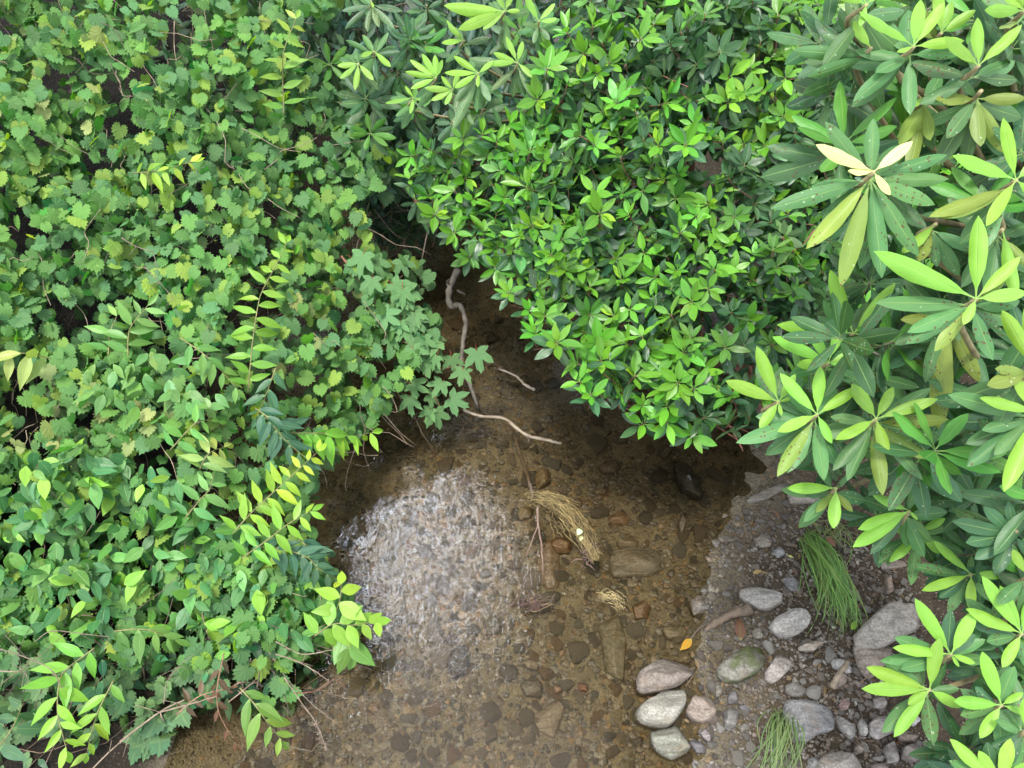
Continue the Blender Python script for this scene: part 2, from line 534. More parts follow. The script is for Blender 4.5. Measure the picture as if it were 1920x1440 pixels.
class MB:
    """collects leaves, tubes and shells, and links them as ONE mesh object"""

    def __init__(self):
        self.v, self.c, self.l, self.f = [], [], [], []
        self.n = 0

    def add(self, verts, faces, col, luv=None, mat=0):
        verts = np.asarray(verts, float)
        k = len(verts)
        col = np.asarray(col, float)
        if col.ndim == 1:
            col = np.tile(col, (k, 1))
        if luv is None:
            luv = np.zeros((k, 3))
        self.v.append(verts)
        self.c.append(col)
        self.l.append(luv)
        for fa in faces:
            self.f.append((np.asarray(fa, int) + self.n, mat))
        self.n += k

    def leaves(self, tmpl, pos, axis, nrm, length, width, col, ident=0.0, mat=0):
        """many copies of one leaf: pos, axis, nrm (k x 3), length, width (k), col (k x 3)"""
        tv, tf, tl = tmpl
        k = len(pos)
        if k == 0:
            return
        Y = unit(axis)
        Z = np.asarray(nrm, float)
        Z = Z - (Z * Y).sum(1, keepdims=True) * Y
        Z = unit(Z)
        X = np.cross(Y, Z)
        ln = np.asarray(length)[:, None, None]
        wd = np.asarray(width)[:, None, None]
        V = (tv[None, :, 0:1] * wd) * X[:, None, :] + (tv[None, :, 1:2] * ln) * Y[:, None, :] + (tv[None, :, 2:3] * ln) * Z[:, None, :]
        V = V + np.asarray(pos)[:, None, :]
        nv = len(tv)
        C = np.repeat(np.asarray(col, float), nv, axis=0)
        L = np.tile(tl, (k, 1))
        idn = np.broadcast_to(np.asarray(ident, float), (k,))
        L[:, 2] = np.repeat(idn, nv)
        offs = (np.arange(k) * nv)[:, None, None]
        F = [(fa[None] + offs).reshape(-1, fa.shape[1]) for fa in tf]
        self.add(V.reshape(-1, 3), F, C, L, mat)

    def tube(self, pts, r0, r1, col=(1, 1, 1), sides=6, mat=0, smooth=4, wob=0.0):
        P = np.asarray(pts, float)
        if smooth > 1 and len(P) > 2:
            P = catmull(P, smooth)
        n = len(P)
        if wob > 0:
            P = P + rng.normal(0, wob, P.shape) * np.linspace(0.3, 1, n)[:, None]
        T = unit(np.gradient(P, axis=0))
        ref = np.array([0.3, 0.2, 0.93])
        A = unit(np.cross(T, ref))
        B = np.cross(T, A)
        th = np.linspace(0, 2 * np.pi, sides, endpoint=False)
        R = np.linspace(r0, r1, n)
        if wob > 0:
            R = R * (1 + rng.uniform(-0.18, 0.18, n))
        V = P[:, None, :] + R[:, None, None] * (np.cos(th)[None, :, None] * A[:, None, :] + np.sin(th)[None, :, None] * B[:, None, :])
        i = np.arange(n - 1)[:, None] * sides
        j = np.arange(sides)[None, :]
        j2 = (j + 1) % sides
        F = np.stack([i + j, i + j2, i + sides + j2, i + sides + j], -1).reshape(-1, 4)
        caps = [np.arange(sides)[None, ::-1], (np.arange(sides) + (n - 1) * sides)[None]]
        self.add(V.reshape(-1, 3), [F] + caps, col, None, mat)

    def build(self, name, mats, parent=None, loc=None):
        V = np.concatenate(self.v)
        C = np.concatenate(self.c)
        L = np.concatenate(self.l)
        if loc is not None:
            V = V - np.asarray(loc)
        me = bpy.data.meshes.new(name)
        me.vertices.add(len(V))
        me.vertices.foreach_set('co', V.astype(np.float32).ravel())
        lv = np.concatenate([f.ravel() for f, m in self.f])
        tot = np.concatenate([np.full(len(f), f.shape[1]) for f, m in self.f])
        mi = np.concatenate([np.full(len(f), m) for f, m in self.f])
        st = np.concatenate([[0], np.cumsum(tot)[:-1]])
        me.loops.add(len(lv))
        me.loops.foreach_set('vertex_index', lv.astype(np.int32))
        me.polygons.add(len(tot))
        me.polygons.foreach_set('loop_start', st.astype(np.int32))
        me.polygons.foreach_set('material_index', mi.astype(np.int32))
        me.polygons.foreach_set('use_smooth', np.ones(len(tot), bool))
        me.update(calc_edges=True)
        a = me.attributes.new('col', 'FLOAT_COLOR', 'POINT')
        a.data.foreach_set('color', np.concatenate([C, np.ones((len(C), 1))], 1).astype(np.float32).ravel())
        a = me.attributes.new('luv', 'FLOAT_VECTOR', 'POINT')
        a.data.foreach_set('vector', L.astype(np.float32).ravel())
        for m in (mats if isinstance(mats, (list, tuple)) else [mats]):
            me.materials.append(M[m])
        me.validate()
        o = bpy.data.objects.new(name, me)
        COL.objects.link(o)
        if parent is not None:
            o.parent = parent
        if loc is not None:
            o.location = loc
        return o


def catmull(P, k):
    Q = np.concatenate([[2 * P[0] - P[1]], P, [2 * P[-1] - P[-2]]])
    out = []
    for i in range(len(P) - 1):
        p0, p1, p2, p3 = Q[i:i + 4]
        for t in np.arange(k) / k:
            out.append(0.5 * ((2 * p1) + (-p0 + p2) * t + (2 * p0 - 5 * p1 + 4 * p2 - p3) * t * t + (-p0 + 3 * p1 - 3 * p2 + p3) * t ** 3))
    out.append(P[-1])
    return np.array(out)


def empty(name, loc=(0, 0, 0)):
    o = bpy.data.objects.new(name, None)
    COL.objects.link(o)
    o.location = loc
    o.empty_display_size = 0.05
    return o


def tag(o, label=None, cat=None, group=None, kind=None):
    if label:
        o['label'] = label
    if cat:
        o['category'] = cat
    if group:
        o['group'] = group
    if kind:
        o['kind'] = kind
    return o


# leaf templates: x across (full width = 1), y along (length = 1), z up; luv = (u -1..1, v 0..1)
def blade(profile, n=8, fold=0.12, droop=0.12, side=0.0, cup=0.0, wave=0.0):
    V, L = [], []
    for i in range(n + 1):
        t = i / n
        w = float(np.interp(t, profile[0], profile[1])) * 0.5
        zc = -droop * t * t
        xc = side * t * t
        wv = wave * math.sin(t * 17 + side * 40)
        for s in (-1, -0.5, 0, 0.5, 1):
            z = zc + abs(s) * w * 2 * fold - cup * (s * w * 2) ** 2 + wv * s * w * 2
            V.append((xc + s * w, t, z))
            L.append((s, t, 0))
    F = []
    for i in range(n):
        for j in range(4):
            a = i * 5 + j
            F.append((a, a + 1, a + 6, a + 5))
    return np.array(V), [np.array(F)], np.array(L, float)


def fan_leaf(R, cup=0.1, droop=0.15, fold=0.05):
    """R: outline points (x, y) round the leaf, stalk joint at the origin"""
    R = np.array(R, float)
    k = len(R)
    V = [(0, 0, 0)]
    V += [(x * 0.55, y * 0.55, 0) for x, y in R]
    V += [(x, y, 0) for x, y in R]
    V = np.array(V)
    L = V.copy()
    rr = V[:, 0] ** 2 + V[:, 1] ** 2
    V[:, 2] = -cup * rr - droop * np.maximum(V[:, 1], 0) ** 2 + fold * np.abs(V[:, 0])
    V[1 + k:, 2] += 0.03 * np.sin(np.arange(k) * 2.4)
    T = np.array([(0, 1 + i, 1 + (i + 1) % k) for i in range(k)])
    Q = np.array([(1 + i, 1 + k + i, 1 + k + (i + 1) % k, 1 + (i + 1) % k) for i in range(k)])
    return V, [T, Q], L


def grape_outline(rr):
    pts = []
    key = [(0, 1.06), (14, 0.88), (25, 0.83), (48, 0.80), (75, 0.72), (100, 0.66), (125, 0.60), (150, 0.48), (166, 0.30), (178, 0.08)]
    A = [a for a, r in key]
    Rr = [r for a, r in key]
    N = 36
    for i in range(N):
        a = -178 + 356 * i / (N - 1)
        r = float(np.interp(abs(a), A, Rr))
        if abs(a) < 160:
            r *= 1.0 + (0.10 if i % 2 == 0 else -0.10) + rr.uniform(-0.04, 0.04)
        t = math.radians(a)
        pts.append((r * math.sin(t) * 0.92, r * math.cos(t)))
    return [(x * 0.78, y * 0.78) for x, y in pts]


def maple_outline(rr):
    key = [(0, 1.0), (7, .82), (11, .84), (16, .62), (25, .42), (33, .62), (40, .74), (47, .92), (54, .74), (62, .70), (70, .52), (84, .36), (98, .50), (110, .60), (120, .46), (140, .34), (165, .18), (178, 0.04)]
    pts = []
    for s in (-1, 1):
        ks = key[1:][::-1] if s < 0 else key
        for a, r in ks:
            t = math.radians(a) * s
            r *= 1 + rr.uniform(-0.05, 0.065)
            pts.append((r * math.sin(t), r * math.cos(t)))
    return [(x * 0.8, y * 0.8) for x, y in pts]


P_LAUREL = ([0, .08, .12, .22, .38, .55, .72, .86, .95, 1], [.05, .05, .16, .62, .95, 1.0, .82, .50, .2, .0])
P_RHODO = ([0, .10, .14, .22, .36, .56, .74, .88, .96, 1], [.08, .08, .16, .46, .80, 1.0, .92, .60, .26, .0])
P_HOB = ([0, .05, .12, .28, .45, .62, .78, .9, 1], [.06, .08, .5, .93, 1.0, .82, .48, .18, .0])
P_BROAD = ([0, .06, .14, .3, .45, .6, .78, .9, 1], [.05, .06, .6, 1.0, 1.0, .86, .52, .2, .0])
T_GRAPE = [fan_leaf(grape_outline(rnd), rnd.uniform(-0.05, .28), rnd.uniform(0, .3), rnd.uniform(-.02, .16)) for _ in range(9)]
T_MAPLE = [fan_leaf(maple_outline(rnd), rnd.uniform(0, .1), rnd.uniform(.05, .3), rnd.uniform(.0, .14)) for _ in range(6)]
T_LAUREL = [blade(P_LAUREL, 8, rnd.uniform(.03, .15), rnd.uniform(-.05, .28), rnd.uniform(-.12, .12), 0.04, rnd.uniform(0, .02)) for _ in range(8)]
T_RHODO = [blade(P_RHODO, 14, rnd.uniform(-.01, .035), rnd.uniform(.0, .10), rnd.uniform(-.11, .11), rnd.uniform(.01, .075), rnd.uniform(0, .018)) for _ in range(12)]
T_HOB = [blade(P_HOB, 7, rnd.uniform(.03, .12), rnd.uniform(.0, .3), rnd.uniform(-.1, .1), 0.03, rnd.uniform(0, .015)) for _ in range(7)]
T_BROAD = [blade(P_BROAD, 7, rnd.uniform(.01, .10), rnd.uniform(.0, .3), rnd.uniform(-.06, .06), 0.05, rnd.uniform(0, .02)) for _ in range(6)]


def scatter(mb, tmpls, pos, axis, nrm, length, width, col, ident=0.0, mat=0):
    k = len(pos)
    pick = rng.integers(0, len(tmpls), k)
    ident = np.broadcast_to(np.asarray(ident, float), (k,))
    for t in range(len(tmpls)):
        s = pick == t
        if s.any():
            mb.leaves(tmpls[t], pos[s], axis[s], nrm[s], length[s], width[s], col[s], ident[s], mat)


def colvar(base, k, hue=0.16, val=0.22):
    base = np.asarray(base, float)
    c = np.tile(base, (k, 1)) if base.ndim == 1 else base.copy()
    c *= np.exp(rng.normal(0, val, (k, 1)))
    s = rng.normal(0, hue, (k, 1))
    c[:, 0:1] *= np.exp(s)
    c[:, 2:3] *= np.exp(-s * 0.8)
    return np.clip(c, 0.004, 0.6)


def inside(poly, x, y):
    poly = np.array(poly, float)
    x = np.asarray(x, float)
    y = np.asarray(y, float)
    r = np.zeros(x.shape, bool)
    j = len(poly) - 1
    for i in range(len(poly)):
        xi, yi = poly[i]
        xj, yj = poly[j]
        hit = ((yi > y) != (yj > y)) & (x < (xj - xi) * (y - yi) / (yj - yi + 1e-12) + xi)
        r ^= hit
        j = i
    return r


def sample_poly(poly, k, box):
    out = []
    while sum(len(o) for o in out) < k:
        x = rng.uniform(box[0], box[1], 4 * k)
        y = rng.uniform(box[2], box[3], 4 * k)
        s = inside(poly, x, y)
        out.append(np.stack([x[s], y[s]], 1))
    return np.concatenate(out)[:k]


# ------------------------------------------------------------------ the ground and the water
def grid_axis(a, b, fa, fb, fine, coarse):
    xs = []
    x = a
    while x < b:
        xs.append(x)
        if fa <= x <= fb:
            x += fine
        else:
            dd = min(abs(x - fa), abs(x - fb))
            x += min(coarse, fine + dd * 0.25)
    xs.append(b)
    return np.array(xs)


gx = grid_axis(-60, 60, -2.2, 2.6, 0.035, 5)
gy = grid_axis(-40, 90, 0.3, 5.2, 0.035, 5)
gv = np.array([(x, y, ground(x, y)) for y in gy for x in gx])
nx = len(gx)
gi = np.arange(len(gy) - 1)[:, None] * nx
gj = np.arange(nx - 1)[None, :]
gq = np.stack([gi + gj, gi + gj + 1, gi + nx + gj + 1, gi + nx + gj], -1).reshape(-1, 4)
mb = MB()
mb.add(gv, [gq], (1, 1, 1))
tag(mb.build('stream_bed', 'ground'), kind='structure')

wy = np.array([-12, -4, 0, 1, 2, 3, 4, 5, 6, 7, 9, 12, 20, 40.])
wv = []
for y in wy:
    l_ = float(np.interp(y, YS, XL)) - 0.25
    r_ = float(np.interp(y, YS, XR)) + 0.35
    for t in np.linspace(0, 1, 9):
        wv.append((l_ + (r_ - l_) * t, y, 0.0))
wi = np.arange(len(wy) - 1)[:, None] * 9
wj = np.arange(8)[None, :]
wq = np.stack([wi + wj, wi + wj + 1, wi + 9 + wj + 1, wi + 9 + wj], -1).reshape(-1, 4)
mb = MB()
mb.add(np.array(wv), [wq], (1, 1, 1))
tag(mb.build('water', 'water'), kind='structure')

# ------------------------------------------------------------------ stones
import bmesh


def ico(sub):
    bm = bmesh.new()
    bmesh.ops.create_icosphere(bm, subdivisions=sub, radius=1)
    v = np.array([p.co[:] for p in bm.verts])
    f = np.array([[q.index for q in p.verts] for p in bm.faces])
    bm.free()
    return v, f


ICO2, ICO3, ICO1 = ico(2), ico(3), ico(1)


def lump(base, flat, seed, cuts=5, rough=0.10):
    """an angular flattened stone of radius about 1"""
    v, f = base
    v = v.copy()
    r = random.Random(seed)
    for _ in range(cuts):
        n = unit(np.array([r.gauss(0, 1), r.gauss(0, 1), r.gauss(0, .7)]))
        d = r.uniform(0.48, 0.82)
        over = np.maximum(v @ n - d, 0)
        v -= over[:, None] * n * 0.9
    nn = np.array([mnoise.noise(Vector(p * 1.6) + Vector((seed * 3.1, 0, 0))) for p in v])
    v *= (1 + rough * 2 * nn)[:, None]
    v[:, 2] *= flat
    return v, f


GREY, PALE, TAN, BROWN, DARK = (.27, .25, .22), (.40, .37, .32), (.27, .20, .14), (.17, .11, .07), (.075, .065, .055)
OLIVE, ORANGE, RUST, BLUEG, PURPLE = (.13, .115, .06), (.34, .17, .055), (.20, .08, .035), (.17, .175, .18), (.11, .085, .095)


def outline_stone(name, pts, height, color, label, zoom=None, mat='stone', tilt=(0, 0), sink=0.35, group='stones on the gravel bank', water=False):
    """a stone with the outline it has seen from above, a real thickness and a rough rounded top"""
    if zoom:
        ox, oy, s = zoom
        pts = [(ox + x / s, oy + y / s) for x, y in pts]
    cx = sum(p[0] for p in pts) / len(pts)
    cy = sum(p[1] for p in pts) / len(pts)
    base = G(cx, cy)
    zb = base[2]
    P = np.array([PZ(x, y, zb + height * 0.45) for x, y in pts])[:, :2]
    c = P.mean(0)
    D = P - c
    # resample the closed outline
    K = 34
    E = np.concatenate([D, D[:1]])
    seg = np.concatenate([[0], np.cumsum(np.linalg.norm(np.diff(E, axis=0), axis=1))])
    tt = np.linspace(0, seg[-1], K, endpoint=False)
    O = np.stack([np.interp(tt, seg, E[:, 0]), np.interp(tt, seg, E[:, 1])], 1)
    O = 0.08 * np.roll(O, 1, 0) + 0.84 * O + 0.08 * np.roll(O, -1, 0)
    sd = 3.0 + cx * 0.13 + cy * 0.07
    rings = [(0.88, -sink), (0.97, 0.1), (1.0, 0.45), (0.985, 0.72), (0.95, 0.88), (0.88, 0.955), (0.74, 0.985), (0.55, 1.0), (0.36, 1.0), (0.18, 1.0)]
    V = []
    for s, z in rings:
        for q in O:
            x, y = q * s
            hh = z * height
            n = mnoise.noise(Vector((x * 9 + sd, y * 9, z * 2))) * 0.5 + mnoise.noise(Vector((x * 26 + sd, y * 26, z * 3))) * 0.25
            top = 1 + (tilt[0] * x + tilt[1] * y)
            fac = mnoise.cell(Vector((x * 11 + sd, y * 11, 1.5))) * .12
            hh = hh * top + (n * 0.42 + fac) * height * (1 if z > 0.5 else 0.2)
            k = 1 + 0.07 * mnoise.noise(Vector((x * 14 - sd, y * 14, z * 4)))
            V.append((x * k, y * k, hh))
    V.append((0, 0, height * 1.0))
    V = np.array(V)
    rr_ = random.Random(int(cx * 7 + cy))
    sc_ = np.array([np.abs(V[:, 0]).max(), np.abs(V[:, 1]).max(), height])
    Qn = V / sc_
    for _ in range(7):
        th_ = rr_.uniform(0, 6.28)
        nv_ = unit(np.array([math.cos(th_), math.sin(th_), rr_.uniform(.5, 2.2)]))
        dd0 = rr_.uniform(.80, .98)
        ov_ = np.maximum(Qn @ nv_ - dd0, 0)
        ov_[Qn[:, 2] < .25] = 0
        Qn = Qn - ov_[:, None] * nv_ * .9
    V = Qn * sc_
    nr = len(rings)
    i = np.arange(nr - 1)[:, None] * K
    j = np.arange(K)[None, :]
    j2 = (j + 1) % K
    Q = np.stack([i + j, i + j2, i + K + j2, i + K + j], -1).reshape(-1, 4)
    T = np.stack([(nr - 1) * K + np.arange(K), (nr - 1) * K + (np.arange(K) + 1) % K, np.full(K, nr * K)], -1)
    m = MB()
    m.add(V, [Q, T], np.array(color) * (0.75 if 'bed' in group else 0.74))
    o = m.build(name, mat)
    o.location = (c[0], c[1], zb + (.3 if zb < -.01 and 'bed' not in group else -.06) * height)
    tag(o, label, 'stone', group)
    return o


Z1 = (1160, 1060, 3.2)
ROCKS = [
    ([(725, 140), (830, 125), (950, 145), (990, 175), (985, 225), (920, 265), (850, 255), (760, 215), (722, 175)], .07, PALE, 'long pale grey stone lying above the driftwood chunk, tip toward water'),
    ([(900, 360), (950, 300), (1040, 265), (1110, 270), (1145, 320), (1135, 370), (1080, 410), (1000, 430), (940, 400)], .08, PALE, 'rounded whitish streaked stone just left of the long fallen grass tuft'),
    ([(1420, 400), (1500, 330), (1590, 240), (1640, 225), (1790, 240), (1850, 330), (1830, 370), (1700, 430), (1600, 480), (1530, 495), (1440, 470)], .12, (.36, .32, .26), 'biggest pale angular slab, half under the rhododendron leaves'),
    ([(1400, 470), (1640, 485), (1690, 540), (1600, 600), (1500, 690), (1430, 610)], .035, (.24, .18, .13), 'flat brown slab under the biggest pale slab'),
    ([(590, 610), (680, 530), (800, 470), (890, 480), (905, 560), (830, 650), (720, 695), (640, 695), (595, 660)], .10, (.15, .14, .10), 'dark rounded boulder with green moss on its top'),
    ([(880, 640), (960, 515), (1045, 575), (1040, 610), (960, 690), (925, 705), (885, 680)], .075, (.33, .28, .24), 'smooth pinkish grey block beside the mossy boulder'),
    ([(90, 700), (120, 650), (260, 560), (450, 580), (475, 610), (430, 680), (350, 740), (230, 775), (130, 785), (95, 760)], .11, (.19, .145, .11), 'large brown stone at the water edge below the yellow leaf'),
    ([(70, 910), (130, 850), (250, 770), (390, 755), (395, 850), (330, 950), (280, 995), (170, 975), (80, 935)], .13, (.36, .34, .27), 'pale wedge shaped stone pointing into the stream'),
    ([(180, 1010), (290, 990), (340, 950), (400, 1030), (435, 1100), (400, 1150), (320, 1178), (240, 1140), (190, 1080)], .10, (.21, .21, .15), 'greenish grey round stone in the water below the pale wedge'),
    ([(400, 880), (440, 790), (580, 795), (590, 870), (560, 930), (510, 945), (430, 915)], .08, (.27, .20, .15), 'tan block with rusty upper edge beside the pale wedge stone'),
    ([(990, 900), (1000, 810), (1100, 800), (1260, 830), (1310, 870), (1290, 990), (1200, 1010), (1130, 1060), (1050, 1050), (1010, 990)], .08, (.23, .23, .23), 'broad blue grey stone beside the upright grass tuft'),
    ([(1190, 1200), (1230, 1120), (1330, 1110), (1430, 1150), (1465, 1216), (1440, 1290), (1200, 1290)], .08, (.33, .29, .24), 'large pale brown stone cut by the bottom of the picture'),
    ([(1270, 555), (1310, 550), (1410, 610), (1405, 640), (1365, 650), (1290, 610)], .05, (.42, .41, .38), 'small whitish slab at the foot of the flat brown slab'),
    ([(1075, 490), (1160, 460), (1230, 430), (1240, 460), (1170, 515), (1080, 510)], .04, (.36, .31, .24), 'thin layered tan stone below the rounded whitish stone'),
    ([(1000, 720), (1060, 695), (1130, 740), (1110, 785), (1050, 790), (1000, 760)], .045, (.10, .09, .075), 'dark olive stone between pinkish block and blue grey stone'),
    ([(1535, 790), (1610, 785), (1615, 830), (1590, 860), (1540, 855)], .05, (.33, .29, .25), 'small square pale block left of the lowest rhododendron whorls'),
    ([(1320, 840), (1360, 785), (1390, 820), (1370, 865), (1340, 870)], .04, (.22, .115, .10), 'small reddish stone right of the blue grey stone'),
    ([(1505, 950), (1560, 900), (1640, 890), (1660, 1000), (1560, 1045), (1510, 1010)], .06, (.31, .28, .25), 'grey stone half hidden by hanging rhododendron leaves'),
    ([(1710, 1090), (1760, 1065), (1840, 1080), (1835, 1140), (1780, 1180), (1705, 1150)], .06, (.20, .165, .14), 'rounded brown block near the picture bottom under rhododendron tips'),
    ([(1290, 900), (1330, 885), (1430, 1000), (1430, 1030), (1395, 1045), (1330, 980)], .045, (.30, .28, .25), 'long grey splinter of layered stone right of the blue grey stone'),
    ([(1440, 940), (1465, 905), (1500, 980), (1490, 1020), (1455, 1015)], .045, (.42, .39, .35), 'small upright white oval pebble beside the grey splinter'),
    ([(625, 880), (680, 845), (725, 860), (720, 930), (680, 1000), (640, 980)], .05, (.075, .068, .062), 'dark wet oblong stone in the shallow puddle left of the grass'),
    ([(990, 70), (1060, 60), (1090, 100), (1080, 150), (1040, 155), (1000, 110)], .035, (.17, .165, .17), 'flat slate grey stone at left of the fallen grass tuft'),
    ([(1745, 940), (1790, 895), (1815, 920), (1780, 965)], .04, (.55, .53, .5), 'bright white quartz chip among the lowest rhododendron leaves'),
    ([(1680, 1000), (1740, 985), (1805, 1020), (1780, 1060), (1700, 1050)], .05, (.16, .10, .065), 'brown angular stone under the white quartz chip'),
    ([(800, 390), (840, 365), (870, 410), (860, 440), (820, 440)], .04, (.19, .17, .12), 'small olive stone above the mossy boulder'),
    ([(1280, 690), (1330, 640), (1375, 660), (1360, 710), (1310, 740)], .05, (.26, .19, .14), 'tan brown stone below the small whitish slab'),
    ([(1140, 1160), (1200, 1140), (1220, 1180), (1180, 1230), (1140, 1210)], .05, (.26, .26, .25), 'small grey stone left of the large bottom stone'),
    ([(1520, 1190), (1590, 1180), (1620, 1216), (1600, 1260), (1530, 1260)], .05, (.36, .29, .25), 'pinkish pale stone right of the large bottom stone'),
    ([(655, 780), (690, 745), (720, 760), (715, 820), (660, 835)], .045, (.09, .08, .09), 'small dark square stone right of the tan block'),
    ([(720, 840), (760, 835), (800, 885), (780, 895), (740, 872)], .03, (.085, .075, .095), 'wet purplish flake stone in the puddle above the grass'),
    ([(485, 1000), (530, 975), (555, 1030), (550, 1070), (510, 1040)], .04, (.15, .115, .12), 'wet purplish stone right of the greenish round stone'),
    ([(1415, 1100), (1440, 1065), (1475, 1080), (1470, 1120), (1430, 1130)], .04, (.27, .2, .15), 'small tan pebble between grey splinter and bottom stone'),
    ([(1520, 1150), (1560, 1130), (1600, 1150), (1580, 1178), (1530, 1172)], .03, (.16, .135, .115), 'small flat dark stone above the pinkish pale stone'),
    ([(575, 740), (600, 705), (630, 720), (620, 770), (585, 800)], .04, (.13, .115, .08), 'olive brown stone between tan block and mossy boulder'),
    ([(420, 1060), (450, 1030), (520, 1090), (530, 1130), (470, 1125)], .035, (.10, .09, .10), 'dark wet flat stone touching the greenish round stone'),
    ([(1600, 1080), (1650, 1050), (1690, 1090), (1680, 1180), (1620, 1190)], .05, (.20, .17, .15), 'brown grey stone left of the rounded brown block'),
]
for i, (pts, h, c, lab) in enumerate(ROCKS):
    outline_stone('stone', pts, h, c, lab, Z1, 'moss_stone' if 'moss on' in lab else 'stone', tilt=(rnd.uniform(-1.2, 1.2), rnd.uniform(-1, 1)))
BANK = [
    ([(1262, 868), (1285, 875), (1322, 932), (1314, 942), (1280, 925), (1264, 892)], .09, (.10, .095, .09), 'dark wet ridge of stone at the upper right water edge'),
    ([(1398, 938), (1468, 903), (1482, 912), (1440, 936), (1405, 945)], .03, (.20, .17, .12), 'flat olive slab on mud under the rhododendron'),
    ([(1476, 922), (1508, 910), (1545, 924), (1538, 942), (1482, 942)], .05, (.30, .255, .2), 'pale tan block on mud at the end of the flat olive slab'),
    ([(1416, 1010), (1430, 1000), (1450, 1010), (1445, 1025), (1425, 1026)], .035, (.23, .19, .14), 'round brown stone on upper mud above the long pale stone'),
    ([(1450, 1030), (1468, 1024), (1472, 1040), (1458, 1046)], .03, (.25, .25, .24), 'small grey stone on upper mud beside the round brown stone'),
    ([(1650, 1052), (1705, 1047), (1708, 1062), (1655, 1068)], .03, (.17, .13, .10), 'flat brown bar of stone under the rhododendron edge'),
    ([(1660, 1085), (1672, 1082), (1678, 1108), (1666, 1114)], .03, (.23, .165, .115), 'small upright brown finger of stone under the rhododendron'),
]
for pts, h, c, lab in BANK:
    outline_stone('stone', pts, h, c, lab, None)
BEDS = [
    ([(1035, 1010), (1050, 1004), (1068, 1008), (1075, 1022), (1066, 1036), (1042, 1034), (1033, 1022)], .09, ORANGE, 'bright orange stone on the bed beside the straw debris'),
    ([(1008, 1040), (1030, 1010), (1050, 1040), (1052, 1100), (1030, 1108), (1005, 1085)], .05, (.30, .19, .085), 'large orange brown slab on the bed below the forked twig'),
    ([(1145, 1032), (1200, 1018), (1250, 1030), (1256, 1062), (1225, 1078), (1150, 1084), (1140, 1060)], .075, (.26, .23, .16), 'broad flat olive slab on the bed right of the straw debris'),
    ([(1138, 965), (1165, 958), (1182, 970), (1178, 985), (1145, 982)], .05, (.30, .18, .08), 'orange oval stone on the bed above the broad flat slab'),
    ([(1155, 1015), (1180, 1005), (1200, 1012), (1192, 1028), (1162, 1030)], .05, (.27, .20, .10), 'tan oval stone on the bed touching the broad flat slab'),
    ([(975, 1240), (985, 1233), (1010, 1245), (1008, 1256), (990, 1254)], .07, (.42, .33, .22), 'pale tan brick shaped stone on the bed in mid stream'),
    ([(1083, 1285), (1093, 1278), (1104, 1288), (1100, 1298), (1086, 1296)], .05, (.42, .16, .06), 'small bright rust red stone on the bed in lower stream'),
    ([(1038, 1288), (1048, 1281), (1058, 1292), (1050, 1304), (1038, 1300)], .05, (.36, .18, .08), 'small orange stone left of the bright rust red stone'),
    ([(975, 1285), (1000, 1265), (1020, 1285), (1015, 1308), (985, 1305)], .05, (.15, .12, .07), 'dark brown square stone on the bed left of the orange stones'),
    ([(985, 1195), (992, 1188), (998, 1200), (992, 1212), (984, 1206)], .06, (.47, .42, .32), 'small pale oval stone on the bed below the dark leaf clump'),
    ([(930, 1200), (945, 1190), (955, 1200), (945, 1214), (932, 1212)], .05, (.33, .30, .20), 'small pale olive stone left of the pale oval stone'),
    ([(1185, 1135), (1205, 1125), (1222, 1138), (1216, 1158), (1192, 1160)], .06, (.30, .16, .07), 'round rusty stone on the bed right of the small straw tuft'),
    ([(1000, 895), (1015, 875), (1035, 882), (1030, 905), (1008, 918)], .06, (.31, .21, .09), 'golden brown stone on the bed above the straw debris'),
    ([(968, 960), (985, 948), (1003, 952), (995, 968), (975, 975)], .05, (.30, .22, .09), 'golden flat stone on the bed left of the straw debris'),
    ([(1120, 870), (1150, 862), (1165, 875), (1155, 888), (1128, 886)], .05, (.28, .20, .12), 'tan oval stone on the bed upstream of the straw debris'),
    ([(1235, 850), (1262, 832), (1268, 838), (1245, 862)], .05, (.30, .25, .16), 'long pale flat stone on the bed below the laurel edge'),
    ([(1270, 985), (1282, 955), (1290, 960), (1280, 1005)], .06, (.17, .13, .10), 'dark upright stone on the bed near the right bank'),
    ([(1290, 1130), (1315, 1110), (1330, 1125), (1322, 1150), (1300, 1155)], .05, (.20, .145, .09), 'round brown stone on the bed near the driftwood chunk'),
    ([(1240, 1180), (1275, 1168), (1292, 1185), (1280, 1200), (1250, 1198)], .05, (.26, .21, .11), 'olive tan stone on the bed above the large brown stone'),
    ([(1120, 1170), (1160, 1150), (1175, 1200), (1170, 1280), (1135, 1260)], .05, (.20, .17, .075), 'long olive ridge of stone on the bed in lower stream'),
    ([(1000, 1340), (1050, 1310), (1060, 1330), (1040, 1385), (1005, 1370)], .04, (.24, .17, .08), 'large brown slab on the bed near the picture bottom'),
    ([(905, 1165), (925, 1152), (945, 1165), (935, 1185), (915, 1190)], .05, (.17, .155, .09), 'olive round stone on the bed under the sparkling ripples edge'),
    ([(838, 1215), (870, 1210), (880, 1235), (875, 1262), (850, 1272), (838, 1245)], .11, (.10, .085, .055), 'dark stone breaking the ripples in the lower stream'),
]
for pts, h, c, lab in BEDS:
    outline_stone('stone', pts, h, c, lab, None, group='stones on the stream bed')

# small stones, one object each
VAR = [lump(ICO3, rnd.uniform(0.26, 0.5), s, rnd.randint(6, 10)) for s in range(18)]
var_mesh = {}


